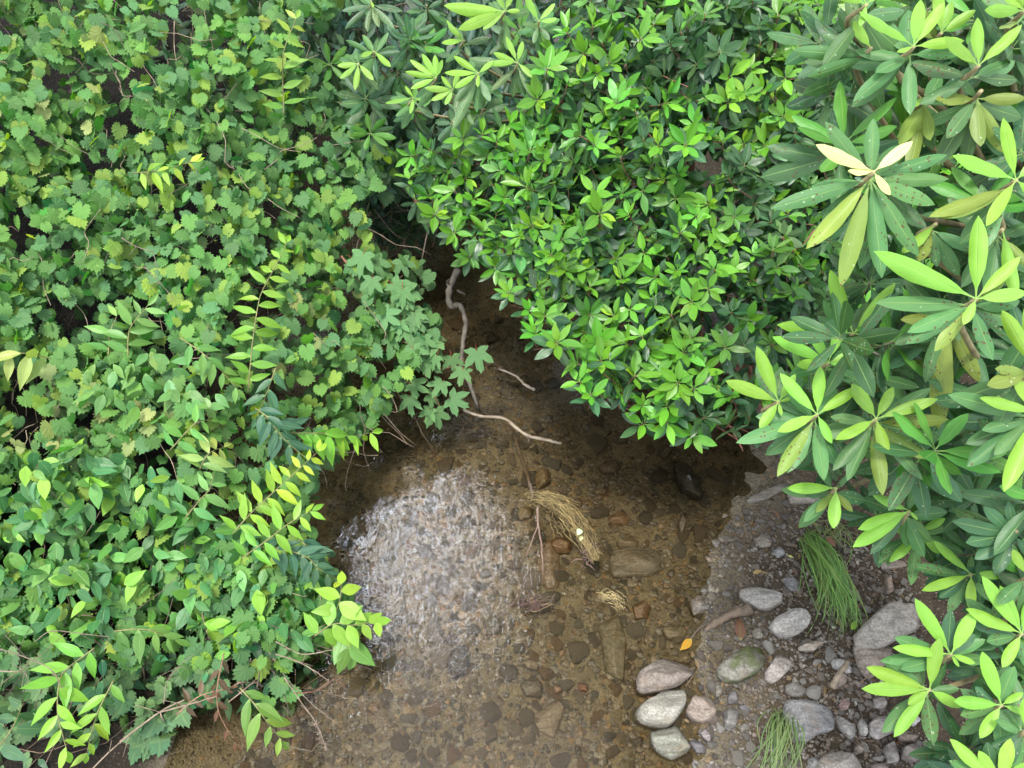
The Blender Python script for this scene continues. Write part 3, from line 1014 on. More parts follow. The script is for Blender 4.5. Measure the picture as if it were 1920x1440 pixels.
def small_stone(name, p, r, palette, label, group, sinkf):
    k = rnd.randrange(len(VAR))
    ci = rnd.randrange(len(palette))
    key = (name, k, ci)
    if key not in var_mesh:
        m = MB()
        m.add(VAR[k][0], [VAR[k][1]], palette[ci])
        o = m.build(name, 'stone')
        var_mesh[key] = o
    else:
        o = var_mesh[key].copy()
        COL.objects.link(o)
    e = rnd.uniform(0.62, 1.0)
    o.scale = (r, r * e, r * rnd.uniform(0.7, 1.0))
    o.rotation_euler = (rnd.uniform(-.25, .25), rnd.uniform(-.25, .25), rnd.uniform(0, 6.28))
    o.location = (p[0], p[1], p[2] + r * 0.35 * (1 - sinkf))
    tag(o, label, 'stone', group)


BARP = [(900, 0)]
BAR = [(1372, 950), (1480, 935), (1560, 950), (1600, 1010), (1690, 1080), (1740, 1150), (1720, 1230), (1640, 1290), (1680, 1360), (1760, 1400), (1780, 1440), (1260, 1440), (1210, 1330), (1318, 1205), (1335, 1100)]
pal_bar = [(.11, .096, .076), (.16, .148, .124), (.082, .064, .045), (.064, .053, .04), (.13, .10, .068), (.23, .215, .185), (.10, .068, .046)]
placed = []
cnt = 0
tries = 0
while cnt < 230 and tries < 9000:
    tries += 1
    x, y = rnd.uniform(1210, 1790), rnd.uniform(940, 1440)
    if not inside(BAR, [x], [y])[0]:
        continue
    rp = rnd.choice([5, 6, 7, 8, 9, 10, 12, 14, 17])
    if y < 1180 and rp > 10:
        rp *= 0.6
    if any((x - a) ** 2 + (y - b) ** 2 < (0.8 * (rp + c)) ** 2 for a, b, c in placed):
        continue
    placed.append((x, y, rp))
    p = G(x, y)
    d = (H - p[2]) / abs(ray(x, y)[2])
    small_stone('gravel_stone', p, rp / FPX * d, pal_bar, 'one of the many loose small stones scattered over the gravel bank', 'loose gravel stones', 0.2)
    cnt += 1

STREAM = [(830, 540), (960, 560), (1000, 680), (1090, 760), (1200, 830), (1380, 880), (1360, 1080), (1300, 1200), (1200, 1290), (1220, 1440), (420, 1440), (600, 1260), (640, 1080), (600, 900), (700, 800), (860, 720)]
pal_bed = [(.15, .12, .075), (.11, .09, .058), (.21, .17, .11), (.085, .072, .048), (.20, .12, .055), (.17, .155, .115), (.12, .085, .05), (.13, .125, .095), (.23, .19, .13)]
placed = []
cnt = 0
tries = 0
while cnt < 295 and tries < 16000:
    tries += 1
    x, y = rnd.uniform(420, 1400), rnd.uniform(540, 1440)
    if not inside(STREAM, [x], [y])[0]:
        continue
    if y < 820 and rnd.random() < 0.75:
        continue
    if x < 760 and y < 1000 and rnd.random() < 0.85:
        continue
    rp = rnd.choice([9, 10, 11, 12, 13, 15, 17, 19, 22, 26])
    if any((x - a) ** 2 + (y - b) ** 2 < (0.72 * (rp + c)) ** 2 for a, b, c in placed):
        continue
    placed.append((x, y, rp))
    p = G(x, y)
    d = (H - p[2]) / abs(ray(x, y)[2])
    small_stone('streambed_stone', p, rp / FPX * d, pal_bed, 'one of the many flat brown stones lying under the clear water', 'brown stones under the water', 0.45)
    cnt += 1


def gravel(name, poly, box, k, sizes, pal, sink):
    m = MB()
    v0, f0 = ICO1
    got = 0
    while got < k:
        x, y = rnd.uniform(*box[:2]), rnd.uniform(*box[2:])
        if not inside(poly, [x], [y])[0]:
            continue
        got += 1
        p = G(x, y)
        r = rnd.uniform(*sizes) * rnd.uniform(0.5, 1.0)
        v = v0 * (1 + rng.normal(0, 0.16, (len(v0), 1)))
        v = v * np.array([r, r * rnd.uniform(.5, .9), r * rnd.uniform(.3, .6)])
        a = rnd.uniform(0, 6.28)
        ca, sa = math.cos(a), math.sin(a)
        v = np.stack([v[:, 0] * ca - v[:, 1] * sa, v[:, 0] * sa + v[:, 1] * ca, v[:, 2]], 1)
        c = np.array(rnd.choice(pal)) * rnd.uniform(.6, 1.45)
        m.add(v + p + np.array([0, 0, r * sink]), [f0], c)
    o = m.build(name, 'stone')
    for pl in o.data.polygons:
        pl.use_smooth = False
    return o


def litter():
    m = MB()
    K = 170
    xy = sample_poly(BAR + [], K, (1210, 1790, 940, 1440))
    P = np.array([G(x, y) for x, y in xy])
    P[:, 2] = np.maximum(P[:, 2], 0) + rng.uniform(.004, .02, K)
    a = rng.normal(0, 1, (K, 3)) * np.array([1, 1, .15])
    n = np.array([[0, 0, 1.0]]) + rng.normal(0, .35, (K, 3))
    sz = rng.uniform(.015, .05, K)
    pal = np.array([(.10, .055, .03), (.15, .09, .045), (.06, .038, .025), (.20, .13, .07), (.12, .045, .025)])
    scatter(m, T_HOB, P, a, n, sz, sz * rng.uniform(.25, .5, K), pal[rng.integers(0, 5, K)])
    for _ in range(110):
        x, y = sample_poly(BAR, 1, (1210, 1790, 940, 1440))[0]
        p = G(x, y)
        p = np.array([p[0], p[1], max(p[2], 0) + .012])
        th = rnd.uniform(0, 6.28)
        L = rnd.uniform(.02, .10)
        e = p + np.array([math.cos(th) * L, math.sin(th) * L, rnd.uniform(-.004, .015)])
        g = rnd.uniform(.25, .9)
        m.tube([p, (p + e) / 2 + rng.normal(0, .006, 3), e], rnd.uniform(.0012, .003), .001, (g, g * .85, g * .7), 5, 1, 2)
    return m.build('leaf_litter', ['hobble', 'twig'])


tag(litter(), 'brown dead leaf scraps and bits of twig strewn over the gravel bank', 'litter', None, 'stuff')
tag(gravel('gravel', BAR, (1210, 1790, 940, 1440), 3600, (.005, .017), pal_bar + [(.07, .05, .035), (.09, .065, .045), (.06, .045, .035), (.12, .09, .07)], .2), 'fine mixed gravel and grit covering the right bank', 'gravel', None, 'stuff')
tag(gravel('pebbles', STREAM, (420, 1400, 540, 1440), 4200, (.009, .03), pal_bed, .25), 'fine brown pebbles covering the stream bed under water', 'pebbles', None, 'stuff')

# ------------------------------------------------------------------ left bank: vine thicket
LEFT = [(-260, -160), (650, -160), (640, 20), (590, 60), (600, 130), (640, 200), (700, 230), (760, 300), (720, 350), (660, 375), (690, 420), (715, 465), (790, 485), (815, 525), (790, 560), (815, 578), (828, 612), (815, 640), (790, 652), (770, 700),
        (735, 755), (695, 800), (690, 822), (640, 845), (600, 880), (585, 950), (600, 1040), (630, 1080), (660, 1130), (680, 1180), (650, 1220), (590, 1215), (540, 1250), (545, 1330), (500, 1320), (450, 1265), (330, 1250), (240, 1240), (160, 1235), (60, 1240), (-60, 1260), (-260, 1300)]


def depth_left(x, y):
    d = 3.72 - 0.56 * (y / 1440.0)
    d = d + 0.55 * sstep(380, 860, x) * (1 - 0.35 * sstep(900, 1200, y)) - 0.12 * sstep(300, -200, x)
    ln = np.array([nz(a, b, 0.0058, 2.2) + 0.5 * nz(a, b, 0.016, 7.7) for a, b in zip(np.atleast_1d(x), np.atleast_1d(y))])
    return d - 0.17 * ln


def Wv(x, y, d):
    r = FW[None] + RT[None] * ((x - 960) / FPX)[:, None] - UP[None] * ((y - 720) / FPX)[:, None]
    return CAM[None] + r * d[:, None]


def hang_frame(pos, k, jit_n=0.45, jit_a=0.9, down=1.0, upw=0.62):
    """leaf blades that face the light and the open stream, tips hanging down the slope"""
    toc = unit(CAM[None] - pos)
    n = unit(np.array([0, 0, 1.0])[None] * upw + toc * 0.5 + rng.normal(0, jit_n, (k, 3)))
    a = -UP[None] * down + rng.normal(0, jit_a, (k, 3)) * 0.8 + RT[None] * rng.normal(0, 0.45, (k, 1))
    return n, a


G_BLUE, G_MID, G_LIGHT, G_YEL, G_PALE, G_DARK = (.032, .172, .066), (.050, .232, .034), (.104, .33, .030), (.25, .41, .022), (.33, .36, .12), (.022, .062, .030)


def grape_cols(k, x, y):
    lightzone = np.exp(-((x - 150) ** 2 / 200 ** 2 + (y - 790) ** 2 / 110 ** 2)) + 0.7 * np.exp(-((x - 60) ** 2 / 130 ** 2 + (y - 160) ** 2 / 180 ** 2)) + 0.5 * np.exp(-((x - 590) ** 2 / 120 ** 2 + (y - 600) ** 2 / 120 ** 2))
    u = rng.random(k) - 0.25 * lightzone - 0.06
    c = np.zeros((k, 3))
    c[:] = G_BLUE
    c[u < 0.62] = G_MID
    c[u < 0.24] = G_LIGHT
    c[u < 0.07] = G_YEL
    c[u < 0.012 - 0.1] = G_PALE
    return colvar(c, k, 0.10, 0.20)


mb = MB()
# shell
K = 7600
xy = sample_poly(LEFT, K, (-260, 880, -160, 1340))
# gaps in the shell where the dark inside shows
gapn = np.array([nz(a, b, 0.011, 13.0) + 0.6 * nz(a, b, 0.027, 3.0) for a, b in xy])
thin = (gapn > 0.27) | ((xy[:, 0] > 380) & (xy[:, 0] < 620) & (xy[:, 1] > 690) & (xy[:, 1] < 1000) & (rng.random(K) < 0.55)) | ((xy[:, 1] > 1130) & (xy[:, 0] < 450) & (rng.random(K) < 0.45))
xy = xy[~(thin & (rng.random(K) < 0.85))]
low = (xy[:, 1] > 860) & (xy[:, 1] < 1060) & (xy[:, 0] < 420)
xy = xy[~(low & (rng.random(len(xy)) < 0.45))]
K = len(xy)
x, y = xy[:, 0], xy[:, 1]
layer = rng.exponential(0.10, K)
pos = Wv(x, y, depth_left(x, y) + layer)
n, a = hang_frame(pos, K)
sz = rng.uniform(.046, .086, K) * (1 + 0.2 * sstep(800, 1200, y))
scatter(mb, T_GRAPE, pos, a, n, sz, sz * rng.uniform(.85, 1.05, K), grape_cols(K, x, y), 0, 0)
# inner leaves, with shade put into a darker leaf colour
K = 3600
xy = sample_poly(LEFT, K, (-260, 880, -160, 1340))
gapn = np.array([nz(a, b, 0.011, 13.0) + 0.6 * nz(a, b, 0.027, 3.0) for a, b in xy])
hole = (gapn > .25) | ((np.abs(xy[:, 0] - 500) < 130) & (np.abs(xy[:, 1] - 850) < 150))
xy = xy[~(hole & (rng.random(K) < .8))]
K = len(xy)
x, y = xy[:, 0], xy[:, 1]
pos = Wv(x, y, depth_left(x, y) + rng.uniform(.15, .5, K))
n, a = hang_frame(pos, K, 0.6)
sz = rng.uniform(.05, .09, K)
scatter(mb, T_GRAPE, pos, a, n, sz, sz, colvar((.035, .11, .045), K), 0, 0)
# stems and dead canes of the thicket
for _ in range(520):
    x, y = sample_poly(LEFT, 1, (-260, 880, -160, 1340))[0]
    th = rnd.gauss(1.2, 0.8)
    L = rnd.uniform(40, 150)
    pts = []
    d0 = float(depth_left(np.array([x]), np.array([y]))[0]) + rnd.uniform(.03, .35)
    for t in np.linspace(0, 1, 5):
        pts.append(W(x + math.cos(th) * L * t + rnd.gauss(0, 5), y + math.sin(th) * L * t + rnd.gauss(0, 5), d0 + rnd.gauss(0, .02)))
    g = rnd.uniform(.5, 1.6)
    mb.tube(pts, .0022, .0012, (g, g * .95, g * .85), 4, 1, 2)
# flower clusters of the vine: tiny yellow buds
K = 340
cl = sample_poly(LEFT, 70, (0, 760, 0, 1240))
bx = np.repeat(cl[:, 0], 5)[:K] + rng.normal(0, 8, 910)[:K]
by = np.repeat(cl[:, 1], 5)[:K] + rng.normal(0, 8, 910)[:K]
pos = Wv(bx, by, depth_left(bx, by) - rng.uniform(.0, .04, K))
n, a = hang_frame(pos, K, 1.0, 1.5)
scatter(mb, T_BROAD, pos, a, n, np.full(K, .009), np.full(K, .006), colvar((.26, .32, .07), K), 0, 0)
tag(mb.build('vine_thicket', ['grape', 'twig']), 'dense green wild grape vine thicket covering the left bank', 'vine', None, 'stuff')

# broad leaved undergrowth low on the left bank
UNDER = [(-200, 850), (120, 830), (330, 880), (430, 960), (560, 1030), (640, 1100), (680, 1150), (640, 1220), (520, 1200), (300, 1190), (100, 1190), (-200, 1190)]
mb = MB()
K = 900
xy = sample_poly(UNDER, K, (-200, 700, 820, 1230))
x, y = xy[:, 0], xy[:, 1]
pos = Wv(x, y, depth_left(x, y) + rng.exponential(0.07, K) - .02)
n, a = hang_frame(pos, K, 0.4, 1.1)
a[:, 0] += 0.25
sz = rng.uniform(.075, .125, K)
u = rng.random(K)
c = np.tile(np.array((.05, .15, .045)), (K, 1))
c[u < .40] = (.085, .215, .042)
c[u < .12] = (.17, .33, .035)
scatter(mb, T_BROAD, pos, a, n, sz, sz * rng.uniform(.40, .52, K), colvar(c, K, .1, .18), 0, 0)
xy = sample_poly([(140, 680), (300, 650), (400, 680), (420, 760), (300, 770), (160, 750)], 60, (100, 460, 640, 790))
x, y = xy[:, 0], xy[:, 1]
pos = Wv(x, y, depth_left(x, y) - .03)
n, a = hang_frame(pos, 60, 0.4, 1.3)
sz = rng.uniform(.08, .12, 60)
scatter(mb, T_BROAD, pos, a, n, sz, sz * .45, colvar((.09, .2, .05), 60, .12, .15), 0, 0)
K = 520
LOWDARK = [(-200, 1150), (560, 1150), (600, 1260), (560, 1330), (440, 1330), (200, 1250), (-200, 1280)]
xy = sample_poly(LOWDARK, K, (-200, 620, 1140, 1340))
x, y = xy[:, 0], xy[:, 1]
pos = Wv(x, y, depth_left(x, y) + rng.uniform(.08, .4, K))
n, a = hang_frame(pos, K, 0.6, 1.1)
sz = rng.uniform(.07, .12, K)
scatter(mb, T_BROAD, pos, a, n, sz, sz * .42, colvar((.03, .08, .035), K), 0, 0)
CORNER = [(-220, 1220), (340, 1225), (400, 1330), (330, 1400), (230, 1450), (120, 1520), (-220, 1520)]
K = 420
xy = sample_poly(CORNER, K, (-220, 400, 1220, 1520))
x, y = xy[:, 0], xy[:, 1]
pos = Wv(x, y, depth_left(x, y) + rng.uniform(.12, .38, K))
n, a = hang_frame(pos, K, 0.6, 1.1)
sz = rng.uniform(.06, .11, K)
u = rng.random(K) < .5
scatter(mb, T_BROAD, pos[u], a[u], n[u], sz[u], sz[u] * .42, colvar((.03, .08, .035), K)[u], 0, 0)
scatter(mb, T_GRAPE, pos[~u], a[~u], n[~u], sz[~u], sz[~u], colvar((.035, .10, .05), K)[~u], 0, 0)
xy = np.array([(275, 1330), (300, 1360), (255, 1370), (285, 1395), (250, 1405), (310, 1385), (275, 1350), (235, 1310), (300, 1290), (330, 1330), (245, 1295), (60, 1290), (30, 1250), (55, 1235), (20, 1220)] * 2, float) + rng.normal(0, 9, (30, 2))
pos = Wv(xy[:, 0], xy[:, 1], depth_left(xy[:, 0], xy[:, 1]) + .02)
n, a = hang_frame(pos, 30)
sz = rng.uniform(.07, .10, 30)
scatter(mb, T_GRAPE, pos, a, n, sz, sz, colvar((.045, .15, .075), 30), 0, 0)
K = 230
xy = sample_poly([(-220, 1225), (330, 1225), (430, 1260), (400, 1330), (320, 1370), (230, 1400), (40, 1345), (-220, 1450)], K, (-220, 440, 1220, 1460))
pos = Wv(xy[:, 0], xy[:, 1], depth_left(xy[:, 0], xy[:, 1]) + rng.uniform(.0, .12, K))
n, a = hang_frame(pos, K, .55, 1.0)
sz = rng.uniform(.05, .09, K)
h_ = rng.random(K) < .6
scatter(mb, T_GRAPE, pos[h_], a[h_], n[h_], sz[h_], sz[h_], colvar((.036, .12, .052), K)[h_], 0, 0)
scatter(mb, T_BROAD, pos[~h_], a[~h_], n[~h_], sz[~h_] * 1.3, sz[~h_] * .55, colvar((.036, .12, .042), K)[~h_], 0, 0)
for _ in range(150):
    x, y = sample_poly(CORNER, 1, (-220, 400, 1220, 1520))[0]
    th = rnd.gauss(-0.4, 0.7)
    L = rnd.uniform(80, 260)
    d0 = float(depth_left(np.array([x]), np.array([y]))[0]) + rnd.uniform(.1, .4)
    pts = [W(x + math.cos(th) * L * t + rnd.gauss(0, 6), y + math.sin(th) * L * t + rnd.gauss(0, 6), d0) for t in np.linspace(0, 1, 5)]
    g = rnd.uniform(.3, 1.2)
    mb.tube(pts, .0024, .0012, (g * .7, g * .6, g * .5), 4, 1, 2)
for _ in range(160):
    x, y = sample_poly(LOWDARK, 1, (-200, 620, 1140, 1340))[0]
    th = rnd.gauss(0.5, 1.1)
    L = rnd.uniform(60, 220)
    d0 = float(depth_left(np.array([x]), np.array([y]))[0]) + rnd.uniform(.0, .3)
    pts = [W(x + math.cos(th) * L * t + rnd.gauss(0, 6), y + math.sin(th) * L * t + rnd.gauss(0, 6), d0 + .2 * t) for t in np.linspace(0, 1, 5)]
    g = rnd.uniform(.4, 1.7)
    mb.tube(pts, .003, .0015, (g, g * .92, g * .82), 4, 1, 2)
tag(mb.build('undergrowth', ['hobble', 'twig']), 'broad leaved green undergrowth with dead stems low on the left bank', 'undergrowth', None, 'stuff')


# arching shoots of dog hobble
def spray(pts, leafpx, col, label, off=-.07, every=15, width=.33, both=True, group='arching leafy shoots on the left bank', tcol=(.9, 1.1, .5), hangd=0.35, cat='shoot', name='leafy_shoot', tm=None, matl='hobble', dep=None, endleaf=True):
    P2 = catmull(np.array(pts, float), 12)
    seg = np.concatenate([[0], np.cumsum(np.linalg.norm(np.diff(P2, axis=0), axis=1))])
    if dep is None:
        d = depth_left(P2[:, 0], P2[:, 1])
        d = np.convolve(np.pad(d, 8, mode='edge'), np.ones(17) / 17, 'valid') + off - 0.05 * np.sin(np.linspace(0, math.pi, len(P2)))
    else:
        d = np.linspace(dep[0], dep[1], len(P2))
    P3 = Wv(P2[:, 0], P2[:, 1], d)
    root = empty(name, P3[0])
    st = MB()
    st.tube(P3[::3], .0032, .0014, tcol, 5, 0, 2)
    st.build('stem', 'twig', root, None).matrix_parent_inverse = Matrix.Translation(-root.location)
    lf = MB()
    L = seg[-1]
    s = every * .5
    side = 1
    A, Pp, N, S, Cc = [], [], [], [], []
    while s < L:
        i = min(np.searchsorted(seg, s), len(P3) - 1)
        t = unit(P3[min(i + 2, len(P3) - 1)] - P3[max(i - 2, 0)])
        toc = unit(CAM - P3[i])
        sd = unit(np.cross(toc, t)) * side
        f = s / L
        ang = rnd.uniform(.45, .8) if f < .85 else .9
        ax = sd * (1 - ang * .45) + t * ang * .75 - UP * hangd + rng.normal(0, .12, 3)
        Pp.append(P3[i])
        A.append(ax)
        N.append(unit(toc * .7 + np.array([0, 0, .5]) + rng.normal(0, .28, 3) + sd * .2))
        sc = (0.75 + .45 * math.sin(math.pi * min(1, f * 1.1 + .12))) * rnd.uniform(.85, 1.1)
        S.append(leafpx / FPX * d[i] * sc)
        Cc.append(np.array(col) * (1.0 + 0.35 * (f - .5)) * np.array([1 + .4 * (f - .5), 1, 1]))
        if both:
            side = -side
        s += every * rnd.uniform(.7, 1.25)
    if endleaf:
        Pp.append(P3[-1])
        A.append(unit(P3[-1] - P3[-4]))
        N.append(unit(CAM - P3[-1]))
        S.append(leafpx / FPX * d[-1] * .7)
        Cc.append(np.array(col) * 1.2)
    S = np.array(S) * 1.12
    scatter(lf, tm or T_HOB, np.array(Pp), np.array(A), np.array(N), S, S * width, colvar(np.array(Cc), len(S), .07, .1))
    lf.build('foliage', matl, root).matrix_parent_inverse = Matrix.Translation(-root.location)
    tag(root, label, cat, group)
    return root


BR, YG, DK, MD, PL = (.17, .34, .035), (.24, .38, .035), (.035, .095, .05), (.11, .25, .05), (.30, .38, .10)
bpy.context.view_layer.update()
spray([(240, 667), (240, 637), (247, 610), (277, 573)], 42, MD, 'light green upright shoot, right one of a pair mid left bank')
spray([(203, 667), (207, 623), (220, 590)], 36, MD, 'light green upright shoot, left one of a pair mid left bank')
spray([(465, 735), (473, 647), (483, 577), (493, 543), (523, 487), (537, 455)], 40, BR, 'tallest upright green shoot standing over the middle of the vine thicket')
spray([(95, 672), (60, 664), (33, 663), (-8, 672)], 48, PL, 'pale shoot with hanging leaves at the left edge of picture', hangd=.9)
spray([(517, 690), (500, 737), (480, 785)], 36, (.05, .125, .06), 'dark bluish green shoot pointing up above the dark feathered spray', every=14)
spray([(478, 765), (501, 782), (524, 813), (545, 835), (578, 862)], 44, DK, 'dark glossy feathered spray drooping to the water', every=10, off=-.09)
spray([(490, 780), (520, 795), (545, 805), (570, 830)], 40, DK, 'short dark glossy spray lying over the dark feathered spray', every=11, off=-.05)
spray([(545, 812), (612, 813), (662, 818), (697, 811)], 46, BR, 'bright shoot with hanging leaves reaching over the pool', hangd=.9, every=14, off=-.12)
spray([(437, 999), (476, 957), (539, 899), (597, 846)], 40, YG, 'long yellow green shoot slanting up to the pool edge', every=12, off=-.13)
spray([(453, 1047), (503, 1011), (541, 982), (585, 957)], 40, BR, 'yellow green shoot just below the long slanting one', every=13, off=-.13)
spray([(347, 972), (376, 936), (393, 917), (401, 888)], 40, (.10, .23, .06), 'short fresh green shoot with narrow pointed leaves, mid lower left', off=-.10)
spray([(318, 845), (362, 797), (382, 788), (410, 791)], 34, MD, 'arched brown stemmed shoot left of the dark feathered spray')
spray([(375, 880), (385, 858), (400, 845), (425, 838)], 40, PL, 'pale cream green young shoot left of the dark hollow', every=8)
spray([(490, 1025), (567, 1040), (600, 1068), (632, 1085)], 42, DK, 'dark drooping spray touching the sparkling ripples', every=10, off=-.06)
spray([(560, 1010), (590, 1035), (615, 1040)], 36, (.04, .10, .05), 'small dark spray above the sparkling ripples', every=10, off=-.04)
spray([(177, 1215), (123, 1257), (110, 1287), (108, 1337), (117, 1377), (126, 1408)], 52, BR, 'large bright spray curling down at the bottom left corner', every=17, off=-.22, hangd=.15)
spray([(213, 1275), (187, 1327), (173, 1367), (163, 1412)], 43, BR, 'bright spray hanging just right of the large curling one', every=17, off=-.20, hangd=.15)
spray([(450, 1290), (477, 1320), (500, 1353), (530, 1390)], 50, (.13, .25, .04), 'bright shoot hanging over dark water at the lower left', every=15, off=-.18, hangd=.5)
spray([(-20, 1420), (20, 1370), (45, 1315)], 56, (.05, .12, .05), 'dark green spray in the very bottom left corner', every=18, off=-.15)
spray([(532, 215), (530, 133), (533, 93), (555, 35)], 36, (.17, .31, .04), 'slender bright shoot standing at the top of the vine thicket', every=16)
spray([(248, 324), (300, 320), (362, 302)], 30, YG, 'yellow green level shoot in the upper middle of vine thicket', every=11)
spray([(337, 633), (377, 660), (413, 693), (445, 730)], 36, MD, 'thin reddish shoot with small leaves left of the tallest shoot')
spray([(200, 1185), (270, 1180), (330, 1200)], 46, (.09, .2, .04), 'shaded green shoot above the brown dead stalks', hangd=.8, every=15, off=-.03)
spray([(590, 1192), (625, 1170), (662, 1172), (705, 1166)], 44, BR, 'bright broad leaved shoot reaching over the sparkling ripples', every=13, width=.48, tm=T_BROAD, off=-.18)
spray([(630, 1150), (638, 1120), (640, 1095)], 46, YG, 'yellow tipped shoot pointing up beside the sparkling ripples', every=12, width=.48, tm=T_BROAD, off=-.16)
spray([(640, 1180), (655, 1210), (665, 1232)], 48, (.10, .23, .04), 'broad leaved shoot hanging down over the sparkling ripples', every=11, width=.48, tm=T_BROAD, off=-.16, hangd=.7)
spray([(420, 1225), (407, 1293), (413, 1343), (445, 1395)], 25, (.085, .035, .02), 'withered brown spray hanging among the dead stalks', every=19, off=-.12, tcol=(.9, .6, .45), hangd=.6)
spray([(330, 1340), (375, 1305), (430, 1290)], 22, (.10, .045, .025), 'withered brown spray lying across the dead stalks', every=12, off=-.10, tcol=(1.3, .9, .7))


# red maple branch
def maple():
    base = W(700, 560, 3.95)
    root = empty('maple_branch', base)
    T = Matrix.Translation(-Vector(base))
    tips = [(835, 795, 4.1), (825, 760, 4.08), (870, 690, 4.05), (905, 680, 4.05), (880, 720, 4.06), (800, 690, 4.0), (790, 740, 4.02), (845, 740, 4.05), (770, 640, 3.95), (740, 600, 3.9), (800, 620, 3.95), (720, 545, 3.85), (765, 570, 3.9), (700, 500, 3.85), (820, 790, 4.1), (860, 770, 4.08), (780, 770, 4.05), (745, 660, 3.95), (705, 610, 3.9), (815, 700, 4.0), (835, 665, 4.0)]
    st = MB()
    main = [W(640, 480, 3.95), W(700, 560, 3.97), W(760, 640, 4.02), W(800, 710, 4.07), W(830, 775, 4.12)]
    st.tube(main, .006, .003, (1, 1, 1), 6)
    st.tube([W(770, 655, 4.03), W(830, 675, 4.07), W(910, 680, 4.08)], .003, .0015)
    st.tube([W(790, 690, 4.06), W(840, 690, 4.07), W(870, 672, 4.06)], .003, .0015)
    lf = MB()
    A, P, N, S = [], [], [], []
    spots = [(t[0] + rnd.gauss(0, 4), t[1] + rnd.gauss(0, 4), t[2]) for t in tips]
    spots += [(700 + 15 * i + rnd.gauss(0, 24), 510 + 23 * i + rnd.gauss(0, 22), 3.95 + rnd.uniform(-.03, .1)) for i in range(9) for _ in range(4)]
    for (x, y, d) in spots:
        p = W(x, y, d)
        toc = unit(CAM - p)
        ax = -UP * .8 + RT * rnd.gauss(.25, .55) + rng.normal(0, .2, 3)
        p = W(x - 16, y - 20, d)
        P.append(p)
        A.append(ax)
        N.append(unit(toc * .6 + np.array([0, 0, .6]) + rng.normal(0, .22, 3)))
        S.append(rnd.uniform(.095, .15))
        st.tube([p - unit(ax) * .05 + toc * -.03, p], .0013, .0011, (1.6, .8, .7), 4, 0, 1)
    S = np.array(S)
    scatter(lf, T_MAPLE, np.array(P), np.array(A), np.array(N), S, S * 1.02, colvar((.075, .20, .068), len(S), .07, .12))
    for o in (st.build('stem', 'redtwig', root), lf.build('foliage', 'maple', root)):
        o.matrix_parent_inverse = T
    tag(root, 'red maple branch with lobed toothed leaves hanging over the stream', 'maple')


maple()


# ------------------------------------------------------------------ dead twigs and driftwood
def stick(name, pts, r0, r1, mat, label, cat, d=None, group=None, col=(1, 1, 1), fork=None, wob=.0022, z=None, tag_it=True):
    if d is not None:
        P = [W(x, y, d if np.isscalar(d) else d[i]) for i, (x, y) in enumerate(pts)]
    else:
        P = [PZ(x, y, z if np.isscalar(z) else z[i]) for i, (x, y) in enumerate(pts)]
    m = MB()
    m.tube(P, r0, r1, col, 8, 0, 6, wob)
    for fk in fork or []:
        if d is not None:
            Q = [W(x, y, dd) for x, y, dd in fk]
        else:
            Q = [PZ(x, y, zz) for x, y, zz in fk]
        m.tube(Q, r1 * .9, r1 * .4, col, 6, 0, 4, wob * .5)
    o = m.build(name, mat, None, P[0])
    tag(o, label, cat, group)
    return o


stick('fallen_branch', [(858, 505), (842, 545), (845, 575), (862, 573), (873, 605), (868, 640), (864, 690), (880, 720), (897, 768)], .020, .011, 'bark', 'crooked grey branch leaning into the stream behind maple leaves', 'branch', z=[.42, .36, .32, .30, .25, .2, .13, .08, -.03], col=(.55, .52, .47),
      fork=[[(845, 545, .36), (838, 530, .4), (845, 522, .45)], [(858, 545, .33), (868, 550, .36), (872, 553, .38)]])
stick('fallen_branch', [(868, 768), (900, 780), (945, 785), (985, 815), (1020, 824), (1052, 831)], .0085, .009, 'driftwood', 'pale bare stick lying across the water below the maple leaves', 'branch', z=[.16, .13, .10, .07, .05, .0],
      fork=[[(985, 815, .07), (992, 824, .03), (990, 828, .01)]], col=(.62, .57, .5))
stick('fallen_branch', [(925, 690), (945, 695), (968, 706), (985, 722), (1002, 731)], .005, .009, 'driftwood', 'short white tipped stick above the water in mid stream', 'branch', z=[-.01, .02, .05, .05, .0], col=(.85, .8, .74))
stick('fallen_branch', [(960, 800), (975, 850), (988, 890), (1000, 935)], .008, .010, 'twig', 'dark sunken stick leading to the straw debris', 'branch', z=[-.05, -.04, -.02, .02], col=(.5, .45, .4))
stick('fallen_branch', [(1322, 1182), (1345, 1166), (1375, 1150), (1408, 1142)], .012, .030, 'driftwood', 'grey brown driftwood chunk lying on the gravel by the water', 'driftwood', z=[.02, .035, .05, .06], col=(.26, .21, .165), wob=.003)
stick('fallen_branch', [(1560, 1290), (1573, 1266), (1590, 1240)], .016, .011, 'driftwood', 'small pale piece of driftwood on gravel below the whitish slab', 'driftwood', z=[.09, .10, .10], col=(.42, .38, .32))
stick('forked_twig', [(1008, 950), (1009, 985), (1013, 1010), (1017, 1035)], .007, .004, 'twig', 'forked reddish twig standing in the water below the straw debris', 'twig', z=[.10, .07, .03, .0], col=(.95, .8, .75),
      fork=[[(1009, 985, .07), (998, 1012, .03), (987, 1042, .0)], [(1015, 1030, .01), (1018, 1065, .0), (1016, 1100, -.01)]])
stick('dead_twig', [(1290, 1205), (1310, 1180), (1335, 1165)], .006, .004, 'twig', 'dark wet twig beside the yellow leaf', 'twig', z=[.01, .02, .03], col=(.4, .35, .3))
DL = 3.0
